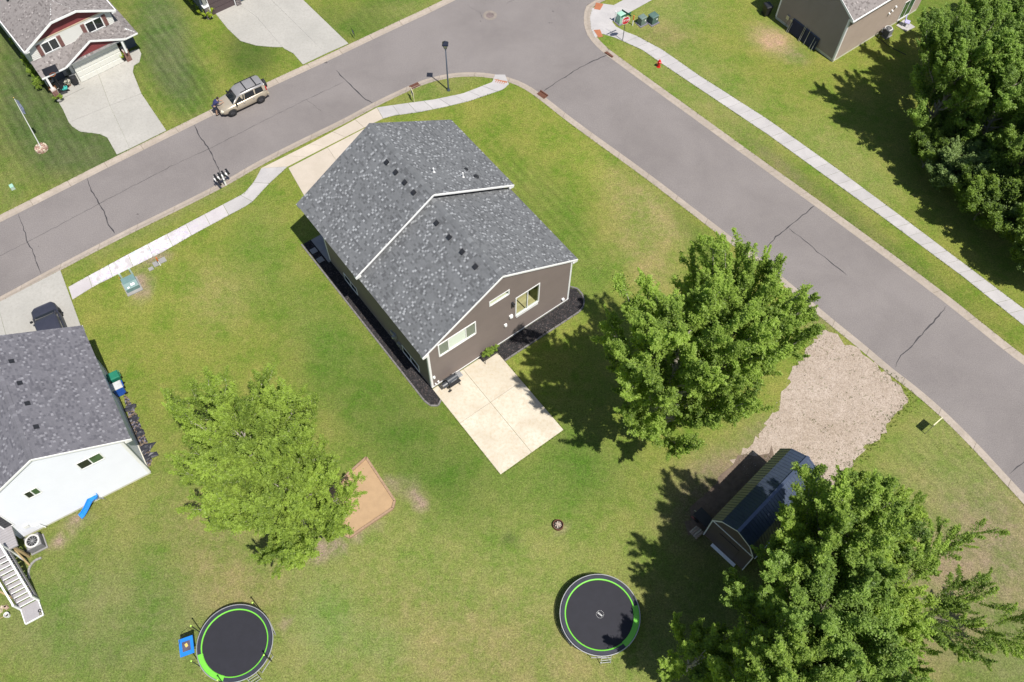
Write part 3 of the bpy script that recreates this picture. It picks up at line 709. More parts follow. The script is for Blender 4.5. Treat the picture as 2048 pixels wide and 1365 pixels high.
# things fixed on the rear wall
def wallbox(nm, t, z, sz, mt='white'):
    m = MB(); m.box((t, -sz[1]/2, z), sz); m.box((t, -sz[1]-.02, z-sz[2]*.1), (sz[0]*.6, .05, sz[2]*.55)); return m.build(nm, MA[mt], H1)
m = MB(); m.box((6.78, -.04, 4.55), (.16, .06, .3)); m.box((6.78, -.16, 4.62), (.14, .2, .08)); m.lathe((6.78, -.18, 4.28), [(.0, 0), (.06, .0), (.08, .26), (.0, .3)], 8); m.build('wall_lamp', MA['vent'], H1)
wallbox('dryer_vent', 6.66, 3.05, (.26, .16, .26)); wallbox('vent_hood', 6.2, 2.35, (.2, .14, .24)); wallbox('hose_bib', 11.35, .78, (.2, .14, .14)); wallbox('outlet_cover', .22, 1.55, (.16, .12, .22)); wallbox('outlet_cover', .5, .62, (.12, .1, .14)); wallbox('hose_bib', .28, .5, (.08, .1, .16))
# left side: two basement windows, meters
for (a, b, z0, z1) in [(9.35, 11.0, .35, 1.05), (1.45, 3.4, .40, 1.2)]:
    window(H1, (0, 13.2), (0, 0), 13.2-b, 13.2-a, z0, z1, (13.2-(a+b)/2,), MA['dglass'], None, fw=.07)
m = MB(); m.box((-.09, 4.2, 1.5), (.18, .35, .55)); m.box((-.07, 4.65, 1.35), (.12, .25, .4)); m.lathe((-.24, 4.2, 1.5), [(0, -.1), (.1, -.1), (.1, .1), (0, .1)], 10)
m.tube([(-.06, 4.2, 1.2), (-.06, 4.2, .3)], .03, 6); m.box((-.1, 3.75, 1.0), (.2, .3, .3)); m.tube([(-.06, 3.75, .9), (-.06, 3.75, .2)], .03, 6); m.build('electric_meter', MA['metal'], H1)
m = MB(); m.box((1.02, 14.0, 1.9), (.05, .9, 2.1)); m.build('side_door', mat('door_slate', (0.10, 0.11, 0.13)), H1)
m = MB(); m.tube([(-.56, 14.9, UE-.12), (-.3, 14.7, UE-.5), (1.05, 14.66, UE-.9), (1.05, 14.66, .2)], .045, 6); m.build('downspout', MA['white'], H1)
for k in range(2):
    m = MB(); m.box((3.6+k*5, 14.66, 1.35), (4.3, .06, 2.2)); gd = m.build('garage_door', MA['white'], H1)

# patio, mulch beds, stoop of the main house
HM = Matrix.Translation(H1.location) @ Matrix.Rotation(R_(38.16), 4, 'Z')
def hl(u, v, z=0.0): return HM @ Vector((u, v, z))
pt = sempty('patio')
for (a, b, c, d) in [(-.0, 2.54, -3.22, -.06), (2.56, 5.23, -3.22, -.06), (0, 2.54, -7.78, -3.24), (2.56, 5.23, -7.78, -3.24)]:
    MB().prism([hl(a, c), hl(b, c), hl(b, d), hl(a, d)], -.05, .045+random.uniform(-.003, .003)).build('panel', MA['patio'], pt)
slabs('front_driveway', [[G(577, 337), G(655, 296), hl(5.2, 18.4), hl(1.2, 16.9)], [G(655, 296), G(740, 252), hl(10.8, 19.5), hl(5.2, 18.4)],
  [hl(1.2, 16.9), hl(5.2, 18.4), hl(5.2, 14.65), hl(1.2, 14.65)], [hl(5.2, 18.4), hl(10.8, 19.5), hl(11.2, 14.65), hl(5.2, 14.65)]], MA['warm'])
st = sempty('side_stoop')
for a, b in ((13.2, 14.4), (14.42, 15.75)): MB().prism([hl(-.18, a), hl(1.1, a), hl(1.1, b), hl(-.18, b)], -.05, .06).build('panel', MA['stone_c'], st)
mulch_m = mat('black_mulch_base', (0.020, 0.019, 0.020), 0.95, 0.5, 12, bump=.6)
bedL = [(-.86, 15.8), (-.18, 15.8), (-.18, 13.2), (0, 13.2), (0, -.06), (-.02, -.95), (-.3, -1.25), (-.75, -1.05), (-.92, -.6)]
bedR = [(5.26, -.02), (W1+.0, -.02), (W1, 1.3), (12.5, 1.0), (13.02, .35), (12.98, -.35), (12.6, -.95), (12.0, -1.18), (5.26, -1.15)]
for i, bed in enumerate((bedL, bedR)):
    P = [hl(*p) for p in bed]; c = sum(P, Vector())/len(P)
    o = MB().prism(P, -.05, .02).build('mulch_bed', mulch_m); tag(o, ['long black mulch bed along the shaded left side of the brown house', 'black mulch bed under the rear windows, wrapping the right corner of the brown house'][i], 'mulch bed')
    m = MB(); xs = [p[0] for p in bed]; ys = [p[1] for p in bed]; cnt = 0; tot = 3600 if i == 0 else 3400
    while cnt < tot:
        x, y = random.uniform(min(xs), max(xs)), random.uniform(min(ys), max(ys))
        if not inpoly(x, y, bed): continue
        q = hl(x, y, .03); s = random.uniform(.02, .05)
        m.box(q, (s*1.8, s, s*.7), random.uniform(0, 3.1), 0 if random.random() < .8 else 1, Matrix.Rotation(random.uniform(-.6, .6), 3, 'X')); cnt += 1
    o = m.build('mulch_chips', [mat('mulch_dark', (0.028, 0.026, 0.028), .9, .5), mat('mulch_brown', (0.075, 0.058, 0.055), .9, .4)], o, world=True); o['kind'] = 'stuff'
    edge = [(-.95, 15.85), (-.95, -.6), (-.78, -1.12), (-.3, -1.35), (0.0, -1.05)] if i == 0 else [(12.1, 1.6), (12.6, 1.05), (13.12, .38), (13.07, -.4), (12.66, -1.03), (12.02, -1.27), (5.24, -1.24)]
    E_ = [hl(*p) for p in edge]; nn = int(plen(E_)/.55)
    er = sempty('bed_edging')
    for k in range(nn):
        a, b = lerp_poly(E_, (k+.03)/nn), lerp_poly(E_, (k+.97)/nn); a.z = b.z = .03; MB().bar(a, b, .11, .08).build('edging_block', mat('grey_edging', (0.16, 0.15, 0.145), .9, .2), er)
for (u, v) in ((-.52, 14.78), (-.55, 13.78)):
    o = MB().box(hl(u, v, .045), (.46, .46, .05), R_(38.16)).build('stepping_stone', MA['stone_c'])
    tag(o, 'square grey stepping stone in the shaded mulch, %s the front corner' % ('nearer' if v > 14 else 'farther from'), 'stepping stone', 'stepping stones beside the stoop')

# ================================================================== white house, left edge
H2 = thing('white_house', 'white sided house with violet-grey shingle roof at the left edge', 'house', G(303, 947), R_(32.3))
W2 = 8.4; E2, R2 = 5.2, 7.95; O2 = .54; L2 = 8.7
rev = dict(a=(-W2, 0), b=(0, 0))
facade(H2, (-W2, 0), (0, 0), .25, gtop(W2, E2, R2, O2), MA['whites'])
wsh = siding_mat('white_siding_b', (0.66, 0.68, 0.72), 0.03)
facade(H2, (-.10, 0), (-.10, L2), .25, E2+.12, wsh); facade(H2, (-W2, L2), (-W2, 0), .25, E2+.12, wsh); facade(H2, (0, L2), (-W2, L2), .25, gtop(W2, E2, R2, O2), wsh)
m = MB(); m.box((-W2/2, L2/2, .02), (W2-.02, L2-.02, .5)); m.build('foundation', MA['stucco'], H2)
rf2 = gable_roof(H2, -W2-O2, O2, -.12, L2+.35, E2, R2, MA['sh_left'], 31)
for v in (1.97, 3.7, 5.25, 6.95): roof_box(rf2, -3.45, v, R2-.55, (R2-E2)/(W2/2+O2), 1)
pipe(rf2, -5.6, 3.2, R2-.62*(1.4), .05, .4)
for (x, y0, y1) in ((0, 0, .14),): m = MB(); m.box((.02, .06, 2.7), (.05, .14, 4.9)); m.box((-.06, -.02, 2.7), (.14, .05, 4.9)); m.build('corner_board', MA['white'], H2)
for (a, b, z0, z1) in [(-2.72, -1.38, 4.42, 5.2), (-6.0, -5.3, 4.12, 4.82)]:
    window(H2, (-W2, 0), (0, 0), a+W2, b+W2, z0, z1, ((a+b)/2+W2,), [MA['dglass'], MA['gglass']], None, fw=.07)
window(H2, (-W2, 0), (0, 0), .02, .5, 2.2, 4.2, (), MA['dglass'], None, fw=.08)
window(H2, (0, 0), (0, L2), 6.2, 7.4, 3.1, 4.2, (6.8,), MA['dglass'], None)
m = MB(); m.box((-7.5, -.06, 1.3), (.28, .12, .36)); m.tube([(-7.4, -.08, 1.2), (-7.2, -.1, .9), (-6.9, -.15, .95), (-6.75, -.3, .5)], .025, 6, 0); m.build('disconnect_box', MA['white'], H2)

# ================================================================== red gabled house, top left
H3 = thing('red_gabled_house', 'white house with dark red gables, brown shutters and a wide garage door', 'house', G(158, 160), R_(40.5))
def gab3(): return
A3, B3 = (-2.35, .0), (4.75, .0)
U0, U1, V0, V1 = -2.35, 4.75, .15, 10.5; E3, K3 = 4.65, 6.05; um3 = 1.25
facade(H3, (U0, V0), (U1, V0), 2.9, 4.72, MA['cream'], ex=.15)
tp = [(0, 4.72), (.01, 4.73), (2.45, 6.02), (4.65, 6.02), (7.09, 4.73), (7.1, 4.72)]
facade(H3, (U0, V0+.0), (U1, V0+.0), 4.76, tp, MA['redsh'], ex=.14)
m = MB(); m.box(((U0+U1)/2, V0-.02, 4.73), (7.1, .07, .10)); m.build('band_board', mat('tan_band', (0.50, .42, .30), .7), H3)
facade(H3, (U0, V1), (U0, V0), 0.2, E3, MA['cream'], ex=.15); facade(H3, (U1, V0), (U1, V1), 0.2, E3, MA['cream'], ex=.15)
facade(H3, (U1, V1), (U0, V1), .2, [(0, E3), (3.5, 6.5), (7.1, E3)], MA['cream'], ex=.15)
facade(H3, (U0, .9), (0-.1, .9), .2, 2.7, MA['cream'], ex=.15)
# roof with a clipped front gable
sl3 = (K3-E3)/(um3-1.06-(-2.62)); zr3 = E3+sl3*(um3+2.62); e3 = (-2.62, 5.12)
VF, VB = -.25, 11.0; vh = 1.6
dk = MB(); Pn = [
 [(e3[0], VB, E3), (e3[0], VF, E3), (um3-1.06, VF, K3), (um3, VF+vh, zr3), (um3, VB, zr3)],
 [(e3[1], VF, E3), (e3[1], VB, E3), (um3, VB, zr3), (um3, VF+vh, zr3), (um3+1.06, VF, K3)],
 [(um3-1.06, VF, K3), (um3+1.06, VF, K3), (um3, VF+vh, zr3)]]
for p in Pn: dk.slab(p, .1)
rf3 = dk.build('roof', MA['soffit'], H3)
for i, p in enumerate(Pn): shingles(rf3, [(a, b, c+.012) for a, b, c in p], MA['sh_red'], seed=41+i, plight=.06)
ridge_caps(rf3, (um3, VF+vh, zr3+.02), (um3, VB, zr3+.02), MA['sh_red'], slope=sl3)
for a, b in [((e3[0], E3), (um3-1.06, K3)), ((um3-1.06, K3), (um3+1.06, K3)), ((um3+1.06, K3), (e3[1], E3))]:
    MB().bar((a[0], VF-.015, a[1]-.06), (b[0], VF-.015, b[1]-.06), .04, .18).build('rake_board', MA['white'], H3)
MB().box((e3[0]-.03, (VF+VB)/2, E3-.07), (.1, VB-VF, .1)).build('gutter', MA['white'], H3); MB().box((e3[1]+.03, (VF+VB)/2, E3-.07), (.1, VB-VF, .1)).build('gutter', MA['white'], H3)
MB().box((e3[1]-.15, VF+.15, E3-.14), (.35, .3, .16)).build('eave_return', MA['white'], H3); MB().box((e3[0]+.15, VF+.15, E3-.14), (.35, .3, .16)).build('eave_return', MA['white'], H3)
roof_box(rf3, -1.2, 5.2, E3+sl3*1.45, sl3, -1, .24); pipe(rf3, .3, 4.2, E3+sl3*2.9, .05, .35, 'metal')
# skirt roof with the small gable over the garage
sk = MB(); SK = [[(-2.62, -1.0, 2.45), (-.55, -1.0, 2.45), (-.55, .14, 3.35), (-2.62, .14, 3.35)], [(4.6, -1.0, 2.45), (5.85, -1.0, 2.45), (5.15, -.45, 2.9), (5.15, .14, 3.35), (4.6, .14, 3.35)],
   [(-.55, -1.0, 2.45), (4.6, -1.0, 2.45), (4.6, .14, 3.35), (-.55, .14, 3.35)], [(5.85, -1.0, 2.45), (5.85, 7.0, 2.45), (4.8, 7.0, 3.2), (4.8, -.1, 3.2)]]
for p in SK: sk.slab(p, .08)
rs = sk.build('skirt_roof', MA['soffit'], H3)
for i, p in enumerate(SK): shingles(rs, [(a, b, c+.012) for a, b, c in p], MA['sh_red'], seed=51+i, plight=.06)
gz = 3.75; gu0, gu1 = -.55, 4.7; gm = 2.1
GP = [[(gu0, .1, 2.5), (gu0, -1.06, 2.5), (gm, -1.06, gz), (gm, .1, gz)], [(gu1, -1.06, 2.5), (gu1, .1, 2.5), (gm, .1, gz), (gm, -1.06, gz)]]
dk = MB()
for p in GP: dk.slab(p, .08)
rg = dk.build('garage_gable_roof', MA['soffit'], H3)
for i, p in enumerate(GP): shingles(rg, [(a, b, c+.012) for a, b, c in p], MA['sh_red'], seed=61+i, plight=.06)
for a, b in [((gu0, 2.44), (gm, gz-.06)), ((gm, gz-.06), (gu1, 2.44))]: MB().bar((a[0], -1.08, a[1]), (b[0], -1.08, b[1]), .04, .16).build('rake_board', MA['white'], H3)
facade(H3, (gu0+.2, -.86), (gu1-.2, -.86), 2.47, [(0, 2.47), (.01, 2.48), (2.45, 3.6), (4.8, 2.48), (4.85, 2.47)], MA['redsh'], ex=.14)
MB().box((gm, -.88, 2.40), (gu1-gu0-.3, .1, .16)).build('beam', MA['white'], H3)
for a, b in (((-2.62, -1.02), (-.55, -1.02)), ((4.7, -1.02), (5.85, -1.02))): MB().bar((a[0], a[1], 2.38), (b[0], b[1], 2.38), .04, .12).build('gutter', MA['white'], H3)
MB().box((5.84, 3, 2.36), (.06, 8.0, .1)).build('gutter', MA['white'], H3)
for u0, u1 in ((-1.25, -.05), (2.55, 3.85)):
    window(H3, (U0, V0), (U1, V0), u0-U0, u1-U0, 3.5, 4.38, ((u0+u1)/2-U0,), MA['dglass'], None, fw=.06)
    for us in (u0-.27, u1+.27): 
        m = MB(); m.box((us, V0-.05, 3.94), (.32, .05, 1.05))
        for k in range(9): m.box((us, V0-.085, 3.5+k*.11), (.24, .03, .05))
        m.build('shutter', mat('brown_shutter', (0.19, 0.095, 0.085), .7), H3)
gd = MB().box((2.02, -.45, 1.12), (4.0, .06, 2.24)).build('garage_door', mat('ivory_panel', (0.66, 0.655, 0.60), .5, .02), H3)
for k in range(4):
    for j in range(8): MB().box((.28+j*.5, -.49, .3+k*.55), (.44, .03, .44)).build('door_panel', mat('ivory_panel', (0.66, 0.655, 0.60), .5, .02), gd)
MB().box((2.02, -.4, 2.32), (4.6, .2, .3)).build('header', MA['cream'], H3)
m = MB(); m.box((-.12, .0, 1.3), (.25, .5, 2.6)); m.build('pier', MA['cream'], H3)
def brickpost(cx, cy, wx, wy, h):
    MB().box((cx, cy, h/2), (wx-.03, wy-.03, h)).build('post_core', mat('mortar', (0.42, 0.38, 0.35), .9), H3)
    bm_ = mat('brown_brick', (0.22, 0.115, 0.095), .9, .35, 9); k = 0; m = MB()
    z = .05
    while z < h-.05:
        for s in (-1, 1):
            xs = np.arange(-wx/2+.08+(k % 2)*.06, wx/2-.02, .2)
            for x in xs: m.box((cx+x, cy+s*wy/2, z), (.185, .03, .062))
            for y in np.arange(-wy/2+.08, wy/2, .2): m.box((cx+s*wx/2, cy+y, z), (.03, .185, .062))
        z += .077; k += 1
    o = m.build('bricks', bm_, H3); o['kind'] = 'stuff'
brickpost(4.38, -.35, .42, .75, 1.15); brickpost(-2.3, -1.05, .42, .42, 1.15)
m = MB(); m.box((4.38, -.95, 1.74), (.16, .16, 1.2)); m.box((-2.3, -.95, 1.74), (.16, .16, 1.2)); m.box((4.62, -.4, 1.35), (.06, .06, 2.7)); m.build('porch_column', MA['white'], H3)
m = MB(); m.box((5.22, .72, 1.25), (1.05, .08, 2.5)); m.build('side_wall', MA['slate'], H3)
m = MB(); m.box((-1.25, .83, 1.2), (.95, .06, 2.1)); m.build('front_door', mat('door_slate', (0.10, 0.11, 0.13)), H3)
m = MB(); m.prism([(-2.35, -1.2), (-.1, -1.2), (-.1, .85), (-2.35, .85)], -.05, .10); m.build('porch_floor', MA['drive'], H3)

# ================================================================== tan house, top right
H4 = thing('tan_house', 'tan sided house with brown-grey roof at the top edge beside the woods', 'house', G(1665, 125), R_(38.1))
W4, V4 = 11.0, 6.9; E4 = 4.7; R4 = 6.9
facade(H4, (0, 0), (W4, 0), .3, E4+.1, MA['tan'], ex=.13); facade(H4, (0, V4), (0, 0), .3, gtop(V4, E4, R4, .3), MA['tan'], ex=.13)
facade(H4, (W4, 0), (W4, V4), .3, gtop(V4, E4, R4, .3), MA['tan'], ex=.13); facade(H4, (W4, V4), (0, V4), .3, E4+.1, MA['tan'], ex=.13)
m = MB(); m.box((W4/2, V4/2, .05), (W4-.02, V4-.02, .56)); m.build('foundation', MA['stucco'], H4)
dk = MB(); vm = V4/2; oh = .38
PP = [[(-.12, -oh, E4), (7.6, -oh, E4), (7.6, vm, R4), (-.12, vm, R4)], [(W4+.12, V4+oh, E4), (-.12, V4+oh, E4), (-.12, vm, R4), (W4+.12, vm, R4)], [(7.6, 1.2, E4+.9), (W4+.12, 1.2, E4+.9), (W4+.12, vm, R4), (7.6, vm, R4)]]
for p in PP: dk.slab(p, .1)
rf4 = dk.build('roof', MA['soffit'], H4)
for i, p in enumerate(PP): shingles(rf4, [(a, b, c+.012) for a, b, c in p], MA['sh_red'], seed=71+i, plight=.05)
ridge_caps(rf4, (-.1, vm, R4+.02), (W4, vm, R4+.02), MA['sh_red'])
MB().bar((-.14, -oh, E4-.06), (-.14, vm, R4-.06), .04, .18).build('rake_board', MA['white'], H4); MB().bar((-.14, V4+oh, E4-.06), (-.14, vm, R4-.06), .04, .18).build('rake_board', MA['white'], H4)
MB().box((3.7, -oh-.03, E4-.06), (7.8, .1, .1)).build('gutter', MA['white'], H4); MB().box((.12, -.2, E4-.16), (.42, .4, .18)).build('eave_return', MA['white'], H4)
m = MB(); m.box((-.02, .06, 2.4), (.05, .14, 4.3)); m.box((.06, -.02, 2.4), (.14, .05, 4.3)); m.build('corner_board', MA['white'], H4)
m = MB(); m.box((-.02, V4-.06, 2.4), (.05, .14, 4.3)); m.build('corner_board', MA['white'], H4)
window(H4, (0, 0), (W4, 0), 8.25, 9.7, .35, 2.2, (8.97,), MA['gglass'], None)
for t_, z_ in ((6.0, 2.2), (6.3, 2.35), (6.65, 2.6)): m = MB(); m.box((t_, -.06, z_), (.14, .12, .16)); m.lathe((t_, -.14, z_), [(0, -.06), (.07, -.04), (.07, .04), (0, .06)], 8); m.build('vent_hood', MA['white'], H4)
m = MB(); m.box((-.07, 5.6, 1.0), (.14, .3, .4)); m.box((-.05, 5.15, .95), (.1, .2, .22)); m.tube([(-.05, 5.6, .8), (-.05, 5.6, .1)], .03, 6); m.tube([(-.05, 5.15, .85), (-.12, 5.15, .05)], .03, 6); m.build('electric_meter', MA['metal'], H4)
# dark tiled roof piece and shaded wall of the house at the very top left of the second drive
H5 = thing('stone_trimmed_house', 'slate-sided house corner with stone pier and dark garage door at the top edge', 'house', G(424.5, 33), R_(38.5))
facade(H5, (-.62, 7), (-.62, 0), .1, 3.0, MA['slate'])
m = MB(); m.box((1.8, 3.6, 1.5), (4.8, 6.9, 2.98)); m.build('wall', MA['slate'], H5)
stm = [mat('stone_veneer_a', (0.17, 0.145, 0.14), .9, .3, 8), mat('stone_veneer_b', (0.24, 0.21, 0.20), .9, .3, 8), mat('stone_veneer_c', (0.12, 0.105, 0.11), .9, .3, 8)]
def stonepier(cx):
    MB().box((cx, .0, .62), (.46, .40, 1.24)).build('pier_core', stm[2], H5)
    sh_ = {}
    for s, n_ in ((-1, 'f'),):
        z = .06; k = 0
        while z < 1.2:
            x = -.21
            while x < .2:
                w_ = random.choice((.1, .14, .18)); w_ = min(w_, .23-x); h_ = .085
                MB().box((cx+x+w_/2, -.21, z), (w_-.012, .045, h_)).build('stone', stm[k % 3], H5); x += w_; k += 1
            z += .097
    MB().box((cx, -.02, 1.29), (.54, .50, .1)).build('pier_cap', MA['white'], H5); MB().box((cx, .0, 2.1), (.3, .3, 1.6)).build('column', MA['metal'], H5)
stonepier(-.30); stonepier(2.62)
MB().box((1.15, .12, 1.12), (2.4, .06, 2.24)).build('garage_door', mat('dark_brown_door', (0.085, 0.062, 0.065), .5, .1), H5)
for k in range(4): MB().box((1.15, .075, .29+k*.56), (2.36, .03, .5)).build('door_panel', mat('dark_brown_door', (0.085, 0.062, 0.065)), H5.children[-1])
m = MB(); m.box((-.03, -.02, 1.2), (.06, .2, 2.4)); m.box((2.34, -.02, 1.2), (.06, .2, 2.4)); m.build('door_trim', MA['white'], H5)
rf5 = gable_roof(H5, -1.0, 4.5, -.4, 7.3, 3.05, 4.6, MA['sh_red'], 81)

# ================================================================== shed
H6 = thing('gambrel_shed', 'brown shed with navy ribbed metal gambrel roof between the trees', 'shed', G(1408, 1069), R_(-45.37))
W6, L6, w6 = 3.08, 6.6, 2.72
prof = [(-.08, 2.78), (.47, 3.72), (W6/2, 4.28), (W6-.47, 3.72), (W6+.08, 2.78)]
brown = siding_mat('shed_brown', (0.105, 0.082, 0.075)); navy = mat('navy_metal_roof', (0.085, 0.11, 0.17), .30, .08, 2, metal=.5, spec=.7)
m = MB(); m.box((W6/2, L6/2, .08), (W6, L6, .2)); m.build('base', MA['timber'], H6)
facade(H6, (0, 0), (W6, 0), .15, 2.8, brown, ex=.4); facade(H6, (W6, 0), (W6, L6), .15, 2.8, brown, ex=.4); facade(H6, (W6, L6), (0, L6), .15, 2.8, brown, ex=.4); facade(H6, (0, L6), (0, 0), .15, 2.8, brown, ex=.4)
gt = [(0, 2.8), (.5, 3.66), (W6/2, 4.2), (W6-.5, 3.66), (W6, 2.8)]
facade(H6, (0, -.0), (W6, -.0), 2.84, gt, brown, ex=.3); facade(H6, (W6, L6), (0, L6), 2.84, gt, brown, ex=.3)
rfm = MB()
for (a, b) in zip(prof, prof[1:]): rfm.slab([(a[0], -.06, a[1]), (b[0], -.06, b[1]), (b[0], L6+.06, b[1]), (a[0], L6+.06, a[1])], .03)
rf6 = rfm.build('roof', navy, H6)
for (a, b) in zip(prof, prof[1:]):
    A_, B_ = Vector((a[0], 0, a[1])), Vector((b[0], 0, b[1])); n_ = Vector((-(B_-A_).z, 0, (B_-A_).x)).normalized()
    for k in range(30):
        y = .02+k*(L6-.04)/29; p, q = A_+n_*.012, B_+n_*.012; p.y = q.y = y; MB().bar(p, q, .04, .024).build('roof_rib', navy, rf6)
MB().bar((W6/2, -.07, 4.3), (W6/2, L6+.07, 4.3), .2, .03).build('ridge_cap', navy, rf6)
for (a, b) in zip(gt, gt[1:]): MB().bar((a[0], -.05, a[1]+.02), (b[0], -.05, b[1]+.02), .05, .09).build('gable_trim', MA['white'], H6)
MB().bar((0, -.05, 2.82), (W6, -.05, 2.82), .05, .07).build('gable_trim', MA['white'], H6)
MB().bar((0, -.03, .1), (0, -.03, 2.8), .14, .07).build('corner_board', MA['white'], H6); MB().bar((W6, -.03, .1), (W6, -.03, 2.8), .1, .05).build('corner_board', MA['white'], H6)
MB().bar((W6+.1, 0, 2.7), (W6+.1, L6, 2.7), .08, .1).build('gutter', MA['white'], H6)
m = MB(); m.box((1.5, -.05, 1.1), (1.5, .05, 1.9)); m.build('door', brown, H6)
m = MB(); m.slab([(.75, -.12, .20), (2.6, -.12, .20), (2.6, -.32, .14), (.75, -.32, .14)], .05); m.build('ramp', MA['white'], H6)
# ------------------------------------------------------------------ trees
def poly_tube_np(segs, n=5):
    """segs: list of (p0, p1, r0, r1) -> verts, faces"""
    V, F = [], []
    for (p0, p1, r0, r1) in segs:
        d = (p1-p0); L = d.length
        if L < 1e-5: continue
        d = d/L; u = Vector((0, 0, 1)) if abs(d.z) < .95 else Vector((1, 0, 0)); x = d.cross(u).normalized(); y = x.cross(d).normalized(); b = len(V)
        for p, r_ in ((p0, r0), (p1, r1)):
            for k in range(n):
                a = 2*math.pi*k/n; V.append(p + x*(math.cos(a)*r_) + y*(math.sin(a)*r_))
        F += [(b+k, b+(k+1) % n, b+n+(k+1) % n, b+n+k) for k in range(n)]
    return V, F

def leaves_mesh(name, C, S, TN, mtl, rg, flat=.5):
    """C: leaf centres (N,3); S sizes; TN tone"""
    N = len(C); a = rg.uniform(0, 2*np.pi, N)
    nz = rg.normal(0, flat, (N, 3)); nz[:, 2] = np.abs(nz[:, 2])*.5+.75; nz /= np.linalg.norm(nz, axis=1)[:, None]
    t = np.stack([np.cos(a), np.sin(a), np.zeros(N)], 1); t -= nz*(t*nz).sum(1)[:, None]; t /= np.linalg.norm(t, axis=1)[:, None]; b = np.cross(nz, t)
    S = S[:, None]; V = np.empty((N, 3, 3))
    V[:, 0] = C-t*S*.55-b*S*.12; V[:, 1] = C+b*S*.52+nz*S*.10; V[:, 2] = C+t*S*.72-b*S*.18-nz*S*.12
    me = bpy.data.meshes.new(name); me.vertices.add(3*N); me.vertices.foreach_set('co', V.astype('f').ravel())
    me.loops.add(3*N); me.loops.foreach_set('vertex_index', np.arange(3*N, dtype='i'))
    me.polygons.add(N); me.polygons.foreach_set('loop_start', np.arange(0, 3*N, 3, dtype='i')); me.polygons.foreach_set('loop_total', np.full(N, 3, 'i'))
    at = me.attributes.new('tone', 'FLOAT', 'FACE'); at.data.foreach_set('value', np.clip(TN, 0, 1).astype('f'))
    me.materials.append(mtl); me.update(calc_edges=True); return me

def rand_dir(rr, az, el): return Vector((math.cos(az)*math.cos(el), math.sin(az)*math.cos(el), math.sin(el)))

